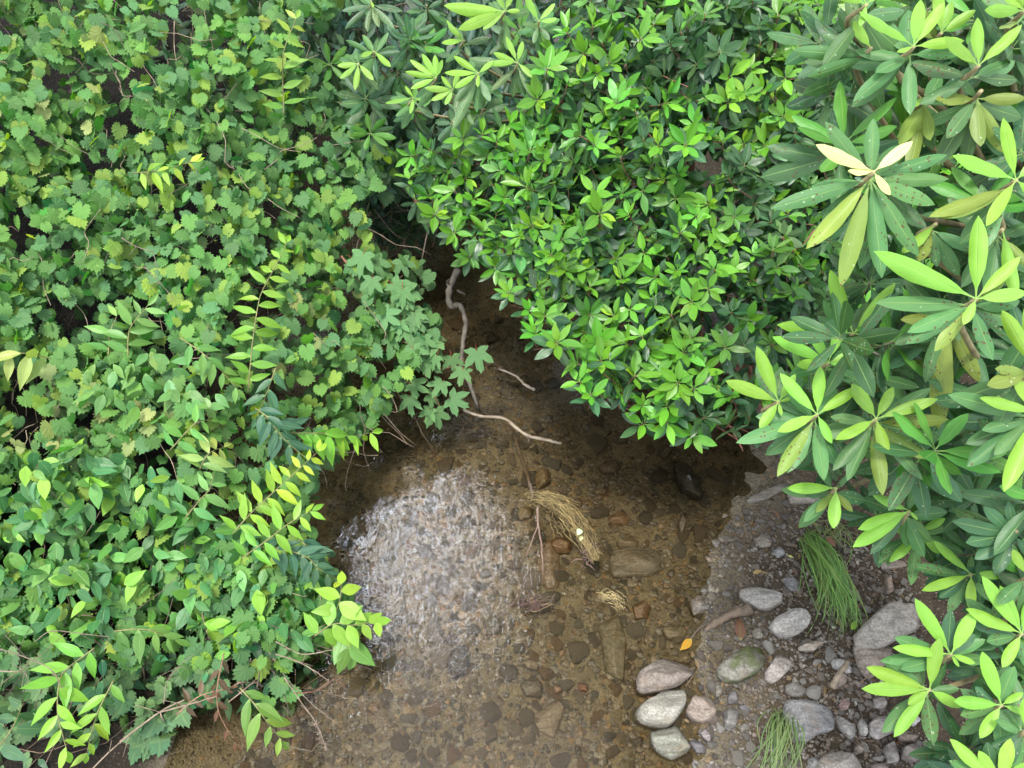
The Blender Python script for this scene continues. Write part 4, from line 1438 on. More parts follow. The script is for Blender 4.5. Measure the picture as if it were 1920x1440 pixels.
TW = [
    ([(517, 1203), (545, 1218), (573, 1227), (630, 1217)], 3.0, .0032, 'pale dead twig, uppermost of those reaching over the water'),
    ([(517, 1227), (550, 1237), (585, 1255), (617, 1277)], 3.02, .0032, 'pale dead twig slanting to the water below the uppermost'),
    ([(533, 1270), (560, 1310), (593, 1357), (613, 1407)], 3.0, .0035, 'pale dead twig ending in a dry seed tuft, lowest over the water'),
    ([(533, 1270), (565, 1300), (593, 1327), (640, 1362)], 3.02, .003, 'thin dead twig crossing above the one with a seed tuft'),
    ([(550, 1300), (590, 1296), (612, 1284), (626, 1272)], 3.03, .003, 'thin reddish dead twig curving up over the ripples'),
    ([(67, 1202), (97, 1183), (150, 1188), (205, 1194)], 2.9, .003, 'thin dead twig level above the large curling spray'),
    ([(170, 1445), (205, 1410), (242, 1378)], 2.95, .005, 'bleached white stick at the bottom right of curling spray'),
    ([(300, 1335), (350, 1322), (405, 1306)], 3.0, .005, 'tan dead stalk pointing right toward the withered spray'),
    ([(225, 1390), (300, 1335), (345, 1312)], 3.0, .006, 'thick tan dead stalk slanting up from the bottom left'),
    ([(-5, 1258), (47, 1260)], 2.9, .004, 'short bleached twig at the left edge of picture'),
    ([(0, 1217), (50, 1233), (97, 1257), (115, 1290)], 2.88, .0035, 'grey twig running into the top of the large curling spray'),
    ([(307, 1320), (313, 1280), (335, 1250), (363, 1227)], 2.98, .003, 'grey twig rising among the dead stalks'),
    ([(527, 1387), (545, 1400), (585, 1409)], 3.05, .003, 'bare twig tip at the end of the hanging bright shoot'),
    ([(228, 446), (255, 462), (288, 472)], 3.5, .004, 'dead grey twig in a dark gap high in the vine thicket'),
    ([(270, 500), (300, 530), (325, 560)], 3.45, .003, 'dead grey twig crossing the middle of the vine thicket'),
    ([(340, 820), (370, 795), (395, 765)], 3.35, .004, 'dead dark twig left of the dark hollow in the bank'),
    ([(716, 410), (745, 380), (755, 330)], 4.6, .003, 'thin twig hanging over the dark tunnel under the bushes'),
    ([(725, 398), (770, 395), (800, 402), (850, 408)], 4.5, .003, 'thin twig across the dark tunnel under the bushes'),
]
for pts, d, r, lab in TW:
    fk = []
    if 'seed tuft' in lab:
        for _ in range(26):
            t = rnd.uniform(.0, 1)
            bx, by = 590 + 24 * t, 1352 + 60 * t
            fk.append([(bx, by, d), (bx + rnd.gauss(0, 9), by + rnd.gauss(0, 7), d + rnd.gauss(0, .02))])
    else:
        for _ in range(3):
            q = pts[rnd.randrange(1, len(pts))]
            fk.append([(q[0], q[1], d), (q[0] + rnd.gauss(0, 22), q[1] + rnd.gauss(5, 18), d + rnd.gauss(0, .03))])
    dd = [d + 0.02 * math.sin(i * 1.7) for i in range(len(pts))]
    fk = [[(f[0][0], f[0][1], d), f[1]] for f in fk]
    red = 'reddish' in lab
    g = 1.05 if ('pale' in lab or 'bleach' in lab or 'tan' in lab) else .75
    stick('dead_twig', pts, r * .75, r * .4, 'redtwig' if red else 'twig', lab, 'twig', d=dd, group='dead twigs on the left bank', col=(g, g * .95, g * .85), fork=fk, wob=.001)


# debris caught on the stick: straw, leaf bits
def straw_wad(name, path, k, wpx, z0, label, colr=(1, 1, 1), r=.0011, cat='debris', extra=None, mats=('straw', 'twig')):
    m = MB()
    P2 = catmull(np.array(path, float), 10)
    for _ in range(k):
        a = rnd.randrange(0, len(P2) - 6)
        b = min(len(P2) - 1, a + rnd.randrange(5, 18))
        off = rnd.gauss(0, wpx)
        sk = rnd.gauss(0, .55)
        pts = []
        for i in range(a, b + 1, 2):
            f = i / len(P2)
            w = off * (0.4 + math.sin(math.pi * min(1, max(0, f * .9 + .1))))
            tn = P2[min(i + 1, len(P2) - 1)] - P2[max(i - 1, 0)]
            tn = tn / (np.linalg.norm(tn) + 1e-6)
            q = P2[i] + np.array([-tn[1], tn[0]]) * (w + sk * (i - a)) + rng.normal(0, 1.5, 2)
            pts.append(PZ(q[0], q[1], max(.004, z0 * (1 - (w / (wpx * 2.6)) ** 2) + rnd.gauss(0, .006))))
        if len(pts) < 3:
            continue
        g = rnd.uniform(.3, 1.3)
        m.tube(pts, r * rnd.uniform(.6, 1.2), r * .5, (colr[0] * g, colr[1] * g, colr[2] * g), 4, 0, 2)
    if extra:
        extra(m)
    o = m.build(name, list(mats), None, PZ(path[0][0], path[0][1], 0))
    tag(o, label, cat, 'debris caught in the stream')
    return o


def wad_extra(m):
    for _ in range(70):
        x, y = rnd.gauss(1103, 9), rnd.gauss(1040, 13)
        p = PZ(x, y, rnd.uniform(.02, .06))
        q = p + rng.normal(0, .018, 3)
        g = rnd.uniform(.2, .9)
        m.tube([p, (p + q) / 2 + rng.normal(0, .006, 3), q], .0035, .002, (g, g * .8, g * .75), 4, 1, 2)
    v, f = lump(ICO2, .4, 77)
    m.add(v * .022 + PZ(1086, 998, .07), [f], (.9, 1.35, 1.4), None, 0)
    m.add(v * .016 + PZ(1090, 1010, .065), [f], (.9, 1.1, 1.05), None, 0)


straw_wad('straw_debris', [(985, 935), (1005, 930), (1035, 940), (1065, 965), (1088, 995), (1108, 1030), (1120, 1050)], 230, 8, .07, 'wad of yellow straw and dead grass caught on a stick in mid stream', (.72, .63, .47), extra=wad_extra)
straw_wad('straw_debris', [(1118, 1112), (1135, 1115), (1152, 1125), (1170, 1142)], 45, 5, .03, 'small tuft of pale straw in the water below the straw wad', (1.1, 1.0, .85))


def dark_leaves(m):
    for _ in range(60):
        x, y = rnd.gauss(1003, 14), rnd.gauss(1128, 6)
        p = PZ(x, y, rnd.uniform(.01, .045))
        q = p + np.array([rnd.gauss(0, .02), rnd.gauss(-.015, .02), rnd.gauss(0, .01)])
        g = rnd.uniform(.25, 1.0)
        m.tube([p, (p + q) / 2 + rng.normal(0, .005, 3), q], .004, .002, (g * .55, g * .38, g * .38), 4, 1, 2)


straw_wad('leaf_debris', [(978, 1120), (1000, 1128), (1040, 1124)], 14, 5, .03, 'dark soggy clump of dead leaves standing out of the water', (.6, .5, .45), extra=dark_leaves)
straw_wad('wet_litter', [(920, 682), (935, 688), (955, 700), (985, 705)], 36, 6, .02, 'dark wet litter caught around the short white tipped stick', (.18, .15, .12), .002)
straw_wad('wet_litter', [(905, 790), (925, 800), (945, 810), (955, 820)], 40, 11, .02, 'dark wet litter trailing under the pale bare stick', (.14, .12, .10), .002)
straw_wad('wet_litter', [(1335, 1195), (1350, 1215), (1345, 1240), (1360, 1260)], 40, 8, .025, 'dark wet plant litter between brown stone and mossy boulder', (.3, .26, .24), .0018)

# fallen leaves on the gravel
def fallen_leaf(px, py, angle, size, col, label, tmpl=None, z=.012):
    p = G(px, py)
    p = np.array([p[0], p[1], max(p[2], 0) + z])
    m = MB()
    ax = np.array([math.cos(angle), math.sin(angle), .12])
    m.leaves((tmpl or T_BROAD[0]), np.array([p]), np.array([ax]), np.array([[.1, -.2, 1]]), np.array([size]), np.array([size * .45]), np.array([col]))
    o = m.build('fallen_leaf', 'hobble', None, p)
    tag(o, label, 'leaf', 'fallen leaves on the bank')


fallen_leaf(1292, 1207, -2.4, .085, (.40, .22, .012), 'bright yellow fallen leaf at the water edge above brown stone', z=.03)
fallen_leaf(1410, 1078, .3, .05, (.24, .15, .06), 'small tan fallen leaf above the long pale grey stone', z=.02)
fallen_leaf(1385, 1205, 1.4, .12, (.15, .07, .04), 'narrow reddish dead leaf above the mossy boulder', T_HOB[0], .03)
fallen_leaf(1540, 1020, -1.2, .07, (.17, .07, .045), 'reddish dead leaf lying on the fallen grass tuft', T_HOB[1], .09)
fallen_leaf(1592, 1185, .9, .06, (.17, .28, .03), 'small green fallen leaf right of the grass tuft', z=.03)
fallen_leaf(1475, 1045, -.4, .03, (.35, .38, .12), 'tiny pale green fallen leaf on the upper mud', z=.02)


# grass
def grass_tuft(roots, flow, k, label, spread, zb, mixc):
    m = MB()
    base = G(*roots)
    for _ in range(k):
        x0, y0 = roots[0] + rnd.gauss(0, spread), roots[1] + rnd.gauss(0, spread * .8)
        n = rnd.uniform(.55, 1.05)
        pts = [G(x0, y0)]
        sway = rnd.gauss(0, 22)
        kink = rnd.gauss(0, 12)
        lift = rnd.uniform(.01, .13)
        for i, (fx, fy) in enumerate(flow):
            t = (i + 1) / len(flow)
            q = G(roots[0] + (fx - roots[0]) * n + (x0 - roots[0]) * .9 + sway * t + kink * math.sin(t * 5), roots[1] + (fy - roots[1]) * n + (y0 - roots[1]) * .8)
            q = q + np.array([0, 0, max(.008, lift * math.sin(math.pi * min(.95, t * .9)) + zb)])
            pts.append(q)
        P = catmull(np.array(pts), 4)
        w = rnd.uniform(.0015, .0034)
        T = unit(np.gradient(P, axis=0))
        S = unit(np.cross(T, np.array([0, 0, 1.0]) + rng.normal(0, .35, 3)))
        wd = w * (1 - np.linspace(0, 1, len(P)) ** 2.5)
        V = np.concatenate([P - S * wd[:, None], P + S * wd[:, None]])
        kk = len(P)
        F = np.array([(i, i + 1, kk + i + 1, kk + i) for i in range(kk - 1)])
        c = np.array(rnd.choice(mixc)) * rnd.uniform(.7, 1.3)
        lu = np.zeros((2 * kk, 3))
        lu[:, 0] = .5
        lu[:, 1] = .3
        m.add(V, [F], c, lu)
    o = m.build('grass_tuft', 'grass', None, base)
    tag(o, label, 'grass tuft', 'grass tufts on the gravel')


grass_tuft((1520, 1010), [(1535, 1055), (1555, 1110), (1575, 1165), (1580, 1190)], 170, 'long green grass tuft flattened over the gravel beside pale stones', 11, .0, [(.13, .34, .05), (.20, .40, .055), (.09, .25, .045), (.17, .36, .075), (.30, .32, .10)])
grass_tuft((1555, 990), [(1560, 1015), (1570, 1045)], 50, 'short thin brownish grass at the top of the flattened tuft', 16, .0, [(.16, .13, .06), (.10, .15, .04), (.2, .15, .08)])
grass_tuft((1462, 1335), [(1455, 1370), (1448, 1410), (1440, 1460), (1435, 1490)], 60, 'upright grass clump spilling down beside the blue grey stone', 11, .04, [(.13, .22, .06), (.2, .28, .10), (.09, .16, .045), (.25, .27, .12)])

# dark evergreen thicket closing over the stream farther up
mb = MB()
K = 9500
q = rng.uniform(-1, 1, (K * 3, 3))
q = q[(np.linalg.norm(q, axis=1) < 1)][:K]
K = len(q)
pos = np.array([0.1, 6.0, 1.5]) + q * np.array([3.2, 2.6, 1.3])
rel = pos - CAM
dd_ = rel @ FW
sx_ = 960 + FPX * (rel @ RT) / dd_
sy_ = 720 - FPX * (rel @ UP) / dd_
lim = np.where(sx_ < 700, 390, np.where(sx_ < 830, 405, np.where(sx_ < 880, 380, 330)))
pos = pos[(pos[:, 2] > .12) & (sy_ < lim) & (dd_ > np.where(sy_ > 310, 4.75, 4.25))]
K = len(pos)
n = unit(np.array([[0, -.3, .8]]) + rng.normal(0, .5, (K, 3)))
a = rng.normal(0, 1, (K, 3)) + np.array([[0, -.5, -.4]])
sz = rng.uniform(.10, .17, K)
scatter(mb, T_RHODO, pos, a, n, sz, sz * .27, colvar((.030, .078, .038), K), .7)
# the shaded wall of leaves beside the tunnel mouth
FARW = [(590, -120), (1080, -120), (1070, 100), (1000, 220), (880, 280), (770, 330), (700, 380), (640, 300), (560, 60)]
K = 1500
xy = sample_poly(FARW, K, (540, 1090, -130, 400))
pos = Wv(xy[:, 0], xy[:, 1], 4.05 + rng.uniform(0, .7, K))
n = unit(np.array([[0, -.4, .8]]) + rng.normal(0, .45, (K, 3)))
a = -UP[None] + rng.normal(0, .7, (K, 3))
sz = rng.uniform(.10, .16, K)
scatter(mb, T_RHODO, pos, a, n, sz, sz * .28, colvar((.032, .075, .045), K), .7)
K = 260
xy = sample_poly([(600, 120), (760, 170), (800, 300), (740, 370), (640, 320)], K, (590, 810, 110, 380))
pos = Wv(xy[:, 0], xy[:, 1], 4.15 + rng.uniform(0, .3, K))
n, a = hang_frame(pos, K)
sz = rng.uniform(.06, .10, K)
scatter(mb, T_GRAPE, pos, a, n, sz, sz, colvar((.04, .115, .06), K), 0, 1)
TUN = [(650, 330), (800, 335), (850, 370), (868, 425), (800, 440), (740, 448), (690, 430)]  # near-black leaves filling the tunnel mouth, coloured for its deep shade
K = 420
xy = sample_poly(TUN, K, (650, 870, 330, 450))
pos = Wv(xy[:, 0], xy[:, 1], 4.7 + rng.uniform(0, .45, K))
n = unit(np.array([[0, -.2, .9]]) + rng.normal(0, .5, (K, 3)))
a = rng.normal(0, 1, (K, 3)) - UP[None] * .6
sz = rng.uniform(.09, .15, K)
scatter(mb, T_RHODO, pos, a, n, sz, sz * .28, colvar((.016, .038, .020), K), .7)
for _ in range(90):
    x, y = rnd.uniform(600, 860), rnd.uniform(-50, 420)
    p = W(x, y, rnd.uniform(4.3, 4.9))
    e = p + np.array([rnd.gauss(0, .2), rnd.gauss(.1, .2), rnd.gauss(-.25, .15)])
    g = rnd.uniform(.5, 1.3)
    mb.tube([p, (p + e) / 2 + rng.normal(0, .03, 3), e], .005, .002, (g, g, g), 5, 2, 3)
tag(mb.build('thicket', ['rhodo', 'grape', 'twig']), 'dark shaded evergreen thicket closing over the stream at top centre', 'thicket', None, 'stuff')

# ------------------------------------------------------------------ whorled shrubs
def whorl_mesh(kind, seed, age):
    """leaves round a twig end; +Z is the way the twig points"""
    r = random.Random(seed)
    m = MB()
    A, P, N, S, C, I = [], [], [], [], [], []
    lau = kind == 'laurel'
    nn = r.randint(5, 8) if lau else r.randint(5, 8)
    ph = r.uniform(0, 6.28)
    for i in range(nn):
        th = ph + 6.283 * i / nn + r.gauss(0, .22)
        pol = r.uniform(.75, 1.25)
        ax = np.array([math.cos(th) * math.sin(pol), math.sin(th) * math.sin(pol), math.cos(pol)])
        A.append(ax)
        P.append(np.array([0, 0, r.uniform(-.012, .006)]) + ax * .004)
        N.append(np.array([0, 0, 1.0]) + np.array([r.gauss(0, .2), r.gauss(0, .2), 0]))
        S.append(r.uniform(.070, .118) if lau else r.uniform(.11, .16))
        if age == 'young':
            C.append((.092, .265, .02) if r.random() < .7 else (.135, .315, .022))
        elif age == 'mid':
            C.append((.066, .19, .024))
        else:
            C.append((.032, .092, .030))
        I.append(0.0 if age != 'old' else 1.0)
    n2 = r.randint(4, 7)
    for i in range(n2):
        th = ph + 6.283 * i / n2 + r.gauss(0, .3)
        pol = r.uniform(1.35, 1.95)
        ax = np.array([math.cos(th) * math.sin(pol), math.sin(th) * math.sin(pol), math.cos(pol)])
        A.append(ax)
        P.append(np.array([0, 0, r.uniform(-.06, -.025)]))
        N.append(np.array([0, 0, 1.0]) + np.array([r.gauss(0, .25), r.gauss(0, .25), 0]))
        S.append(r.uniform(.085, .115) if lau else r.uniform(.14, .19))
        C.append((.034, .092, .034) if r.random() < .7 else (.05, .13, .035))
        I.append(1.0)
    S = np.array(S)
    wr = np.array([r.uniform(.31, .42) if lau else r.uniform(.24, .30) for _ in S])
    scatter(m, T_LAUREL if lau else T_RHODO, np.array(P), np.array(A), np.array(N), S, S * wr, colvar(np.array(C), len(S), .09, .13), np.array(I))
    m.tube([(0, 0, 0.004), (0, 0, -.06), (r.gauss(0, .02), r.gauss(0, .02), -.16)], .0022, .003, (1, 1, 1), 5, 1, 3)
    return m


def whorl_into(mb, age, p, axis, scale):
    w = whorl_mesh('laurel', rnd.randrange(10 ** 6), age)
    q = (Vector(axis).to_track_quat('Z', 'Y') @ Quaternion((0, 0, 1), rnd.uniform(0, 6.28))).to_matrix()
    Rm = np.array(q) * scale
    off = 0
    V = np.concatenate(w.v) @ Rm.T + p
    base = mb.n
    mb.v.append(V)
    mb.c.append(np.concatenate(w.c))
    mb.l.append(np.concatenate(w.l))
    mb.n += len(V)
    for fa, mt in w.f:
        mb.f.append((fa + base, mt))


proto = {}
for kind in ('laurel', 'rhodo'):
    for age in ('young', 'mid', 'old'):
        for s in range(6 if kind == 'laurel' else 4):
            o = whorl_mesh(kind, hash((s, len(age))) % 1000 + s * 17 + len(age), age).build('leaf_whorl', [kind, 'redtwig' if kind == 'laurel' else 'twig'])
            proto.setdefault((kind, age), []).append(o)
used = set()


def put_whorl(root, kind, age, p, axis, scale):
    src = rnd.choice(proto[(kind, age)])
    if src.name not in used:
        used.add(src.name)
        o = src
    else:
        o = src.copy()
        COL.objects.link(o)
    o.parent = root
    q = Vector(axis).to_track_quat('Z', 'Y') @ Quaternion((0, 0, 1), rnd.uniform(0, 6.28))
    o.rotation_mode = 'QUATERNION'
    o.rotation_quaternion = q
    o.location = Vector(p) - root.location
    o.scale = (scale,) * 3


LAUREL = [(1010, -160), (1060, 60), (1010, 150), (960, 190), (930, 240), (770, 285), (760, 345), (800, 395), (830, 430), (868, 455), (862, 505), (905, 515), (945, 500), (955, 555), (995, 590), (1010, 655), (1055, 672), (1075, 715), (1110, 742), (1150, 752), (1195, 745), (1205, 800), (1230, 800), (1290, 825), (1360, 805), (1420, 800), (1500, 760), (1640, 640), (1800, 520), (2000, 400), (2100, -160)]


def depth_laurel(x, y):
    d = 3.30 - 0.10 * sstep(300, 800, y) + 0.35 * sstep(1000, 780, x) + 0.35 * sstep(100, -150, y) + 0.15 * sstep(1300, 1600, x)
    ln = np.array([nz(a, b, 0.007, 21.2) + 0.5 * nz(a, b, 0.018, 17.7) for a, b in zip(np.atleast_1d(x), np.atleast_1d(y))])
    return d - 0.16 * ln


def laurel_zone(x, y):
    if y < 330:
        return 2 if x < 1330 else 3
    return 0 if x < 1240 else 1


LROOT = [((1.55, 2.75, .12), 'glossy bright green laurel leaning lowest over the stream'), ((1.95, 2.5, .3), 'dark glossy laurel behind the nearest rhododendron, roots on right bank'),
         ((1.3, 4.4, .3), 'tall laurel at top centre, beside the yellow green rhododendron'), ((2.4, 3.6, .7), 'dark laurel at the top right behind the big rhododendron leaves')]
pts = []
tries = 0
while tries < 14000:
    tries += 1
    x, y = rnd.uniform(740, 2080), rnd.uniform(-140, 830)
    if not inside(LAUREL, [x], [y])[0]:
        continue
    mind = 29
    if any((x - a) ** 2 + (y - b) ** 2 < mind ** 2 for a, b in pts):
        continue
    if 1295 < x < 1360 and 280 < y < 330:      # a gap where the dark water behind shows
        continue
    if x > 1640 and y > 60 and rnd.random() < .6:
        continue
    pts.append((x, y))
zones = {0: [], 1: [], 2: [], 3: []}
for p in pts:
    zones[laurel_zone(*p)].append(p)
for zi, (loc, lab) in enumerate(LROOT):
    root = empty('laurel_shrub', loc)
    tag(root, lab, 'laurel', 'laurel shrubs along the right bank')
    br = MB()
    ends = []
    L = zones[zi]
    rnd.shuffle(L)
    inner = L[98:]
    lf = MB()
    for (x, y) in L[:98]:
        d = float(depth_laurel(np.array([x]), np.array([y]))[0]) + rnd.expovariate(1 / .05)
        p = W(x, y, d)
        toc = unit(CAM - p)
        axis = unit(toc * .5 + np.array([0, 0, .75]) + rng.normal(0, .40, 3) + np.array([-.15, 0, 0]))
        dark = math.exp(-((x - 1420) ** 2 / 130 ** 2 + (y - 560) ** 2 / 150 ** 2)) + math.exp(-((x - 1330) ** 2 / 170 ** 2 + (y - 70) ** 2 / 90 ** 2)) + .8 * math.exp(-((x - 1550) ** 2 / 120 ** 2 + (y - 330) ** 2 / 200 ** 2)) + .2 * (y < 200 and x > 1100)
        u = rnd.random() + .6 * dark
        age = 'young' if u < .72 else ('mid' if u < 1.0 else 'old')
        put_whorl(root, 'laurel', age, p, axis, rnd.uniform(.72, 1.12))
        ends.append(p - axis * .12)
    # branches from the foot of the shrub to the outside
    rnd.shuffle(ends)
    base = np.array(loc) - np.array([0, 0, .15])
    hubs = ends[:9]
    for e in hubs:
        mid1 = base + (e - base) * .4 + np.array([0, 0, .28]) + rng.normal(0, .06, 3)
        br.tube([base + rng.normal(0, .05, 3), mid1, base + (e - base) * .75 + np.array([0, 0, .1]) + rng.normal(0, .05, 3), e], .016, .004, (1, 1, 1), 7, 0, 5)
    for e in ends[9:]:
        h = min(hubs, key=lambda q: np.linalg.norm(q - e))
        mid = (h + e) / 2 + (base - e) * .10 + rng.normal(0, .03, 3)
        br.tube([h + (base - h) * .12, mid, e], .004, .002, (1, 1, 1), 5, 0, 4)
    o = br.build('branch', 'redtwig', root)
    o.matrix_parent_inverse = Matrix.Translation(-Vector(loc))
    for (x, y) in inner:
        d = float(depth_laurel(np.array([x]), np.array([y]))[0]) + rnd.expovariate(1 / .09)
        p = W(x, y, d)
        toc = unit(CAM - p)
        axis = unit(toc * .5 + np.array([0, 0, .75]) + rng.normal(0, .42, 3))
        if y > 600 and rnd.random() < .6:
            continue
        whorl_into(lf, rnd.choice(['young', 'young', 'mid', 'old']), p, axis, rnd.uniform(.75, 1.1))
    # older leaves inside the shrub, colour darkened to deepen the shaded gaps
    K = 1700
    xy = sample_poly(LAUREL, K * 4, (740, 2080, -150, 830))
    s = np.array([laurel_zone(*q) == zi for q in xy])
    xy = xy[s]
    K = len(xy)
    x, y = xy[:, 0], xy[:, 1]
    # keep the inside leaves off the very edge of the crown
    okk = inside(LAUREL, x - 22, y + 24) & inside(LAUREL, x - 18, y)
    okk &= ~((y > 560) & (rng.random(K) < .7))
    okk &= ~((x > 1290) & (x < 1365) & (y > 275) & (y < 335))
    x, y = x[okk], y[okk]
    K = len(x)
    pos = Wv(x, y, depth_laurel(x, y) + rng.uniform(.08, .62, K) * np.where(y > 430, .4, 1.0))
    toc = unit(CAM[None] - pos)
    n = unit(toc * .5 + np.array([[0, 0, .7]]) + rng.normal(0, .5, (K, 3)))
    a = rng.normal(0, 1, (K, 3)) - UP[None] * .5
    sz = rng.uniform(.085, .125, K)
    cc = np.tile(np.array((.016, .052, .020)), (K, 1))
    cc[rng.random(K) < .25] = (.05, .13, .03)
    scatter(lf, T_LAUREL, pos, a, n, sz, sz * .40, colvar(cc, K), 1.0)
    o = lf.build('foliage', ['laurel', 'redtwig'], root)
    o['kind'] = 'stuff'
    o.matrix_parent_inverse = Matrix.Translation(-Vector(loc))

# rhododendrons: whorls with the leaves each shows in the photo.  y young, p pale newest, o old, s spotted yellowing old
YN, PN, ON, SN, DN = (.165, .325, .036), (.48, .47, .18), (.064, .158, .048), (.145, .205, .032), (.036, .095, .040)
CC = {'y': YN, 'p': PN, 'o': ON, 's': SN, 'd': DN, 'g': (.085, .15, .06)}


def hero_whorl(root, c, d, leaves, base):
    m = MB()
    cp = W(c[0], c[1], d)
    toc = unit(CAM - cp)
    axis = unit(toc * .65 + np.array([0, 0, .55]))
    A, P, N, S, Wd, C, I = [], [], [], [], [], [], []
    for (tx, ty, kd) in leaves:
        v = (RT * (tx - c[0]) - UP * (ty - c[1])) / FPX * d
        ln = np.linalg.norm(v)
        young = kd in 'yp'
        lift = rnd.uniform(.10, .30) if young else rnd.uniform(-.30, -.02)
        # the tip lies on its own view line, nearer or farther than the twig end
        ax = v + (toc * lift * ln)
        off = (0 if young else -.035) * axis
        start = cp + off
        A.append(ax - off)
        P.append(start)
        N.append(unit(toc * .75 + np.array([0, 0, .4]) + rng.normal(0, .2, 3)))
        L = np.linalg.norm(ax - off)
        S.append(L)
        nom = .135 if young else .165
        nom *= d / 1.7 if d < 2 else 1.0
        Wd.append(rnd.uniform(.19, .235) * max(L * .92, min(nom, 1.4 * L)) * (1.0 if young else .95))
        C.append(np.array(CC[kd]))
        I.append(0.0 if young else (1.0 if kd in 'so' else .7))
    # a few more old leaves under the rosette
    for _ in range(rnd.randint(3, 6)):
        th = rnd.uniform(0, 6.28)
        v = RT * math.cos(th) + UP * math.sin(th) - toc * rnd.uniform(.2, .6)
        A.append(v)
        P.append(cp - axis * .05)
        N.append(axis + rng.normal(0, .2, 3))
        L = rnd.uniform(.11, .15)
        S.append(L)
        Wd.append(L * .28)
        C.append(np.array(ON) * rnd.uniform(.6, 1.1))
        I.append(1.0)
    scatter(m, T_RHODO, np.array(P), np.array(A), np.array(N), np.array(S), np.array(Wd), colvar(np.array(C), len(S), .06, .09), np.array(I))
    wh = m.build('leaf_whorl', 'rhodo', root)
    wh.matrix_parent_inverse = Matrix.Translation(-root.location)
    b = MB()
    v, f = ICO1
    b.add(v * np.array([.005, .005, .010]) + cp + axis * .006, [f], (2.4, 2.3, 1.5), None, 0)
    bd = b.build('bud', 'twig', wh)
    bd.matrix_parent_inverse = Matrix.Translation(-root.location)
    return cp, axis


RH = []
RH.append(('big pale tipped rhododendron at the top right, closest to the viewer', (2.9, 2.2, .8), [
    ((1638, 322), 1.55, [(1534, 272, 'p'), (1711, 266, 'p'), (1592, 320, 'p'), (1669, 366, 'p'), (1548, 225, 'o'), (1640, 219, 'o'), (1782, 282, 'o'), (1783, 335, 'o'), (1755, 386, 'o'), (1443, 390, 'o'), (1509, 469, 's'), (1573, 545, 's'), (1658, 525, 'o'), (1728, 482, 'o')]),
    ((1713, 87), 1.60, [(1620, 15, 'y'), (1727, 0, 'y'), (1773, 2, 'y'), (1810, 73, 'y'), (1683, 97, 'y'), (1707, 212, 'o'), (1608, 183, 'o'), (1642, 137, 'o'), (1807, 95, 'o')]),
    ((1633, 90), 1.66, [(1485, 92, 'o'), (1522, 150, 'o'), (1690, 118, 'o'), (1588, -20, 'g'), (1600, 40, 'y')]),
    ((1625, 8), 1.6, [(1612, 48, 'y'), (1560, -20, 'y'), (1660, -25, 'y'), (1590, -60, 'y')]),
    ((1835, 123), 1.55, [(1835, 33, 'y'), (1917, 45, 'y'), (1800, 97, 'y'), (1770, 70, 'y')]),
    ((1840, 170), 1.6, [(1837, 275, 's'), (1880, 290, 's'), (1925, 187, 's'), (1753, 187, 's'), (1773, 260, 'o'), (1802, 150, 'o')]),
    ((1740, 180), 1.68, [(1685, 270, 's'), (1742, 262, 's'), (1780, 250, 'o'), (1700, 200, 'y'), (1720, 245, 's'), (1705, 330, 's')]),
    ((1765, 62), 1.72, [(1757, -20, 'y'), (1735, 20, 's'), (1700, 30, 's'), (1790, 0, 'y'), (1830, 20, 'y')]),
    ((1920, 20), 1.6, [(1850, 20, 'y'), (1875, 55, 's'), (1900, -30, 'y'), (1950, 60, 'o'), (1880, -20, 'y')]),
]))
RH.append(('rhododendron with very long spotted leaves at the right edge', (2.9, 1.7, .7), [
    ((1905, 337), 1.48, [(1787, 293, 'y'), (1853, 420, 'y'), (1880, 223, 'y'), (1747, 403, 's'), (1763, 412, 's'), (1960, 380, 'y'), (1960, 290, 'y'), (1810, 500, 'o')]),
    ((1830, 560), 1.45, [(1648, 475, 'y'), (1833, 405, 'y'), (1915, 480, 'y'), (1925, 550, 'y'), (1810, 607, 'y'), (1642, 563, 'o'), (1702, 620, 'o'), (1698, 642, 'o'), (1863, 678, 'o'), (1903, 577, 'o'), (1760, 660, 's'), (1890, 520, 's')]),
    ((1940, 690), 1.45, [(1882, 583, 'y'), (1850, 722, 's'), (1870, 690, 's'), (1930, 570, 'y'), (1980, 650, 'y')]),
    ((1945, 775), 1.5, [(1848, 743, 'y'), (1788, 737, 'o'), (1868, 853, 'o'), (1808, 877, 'o'), (1887, 917, 'y'), (1990, 760, 'y'), (1840, 805, 'o'), (1905, 700, 'y')]),
    ((1780, 585), 1.75, [(1690, 600, 's'), (1770, 740, 's'), (1730, 720, 'o'), (1840, 720, 's'), (1755, 810, 's'), (1800, 640, 'o')]),
    ((1755, 420), 1.65, [(1690, 470, 'y'), (1760, 500, 'o'), (1800, 520, 'o'), (1720, 490, 's'), (1830, 470, 'o')]),
    ((1880, 430), 1.6, [(1800, 540, 'o'), (1850, 560, 'o'), (1905, 560, 'y'), (1930, 500, 's'), (1820, 470, 's')]),
]))
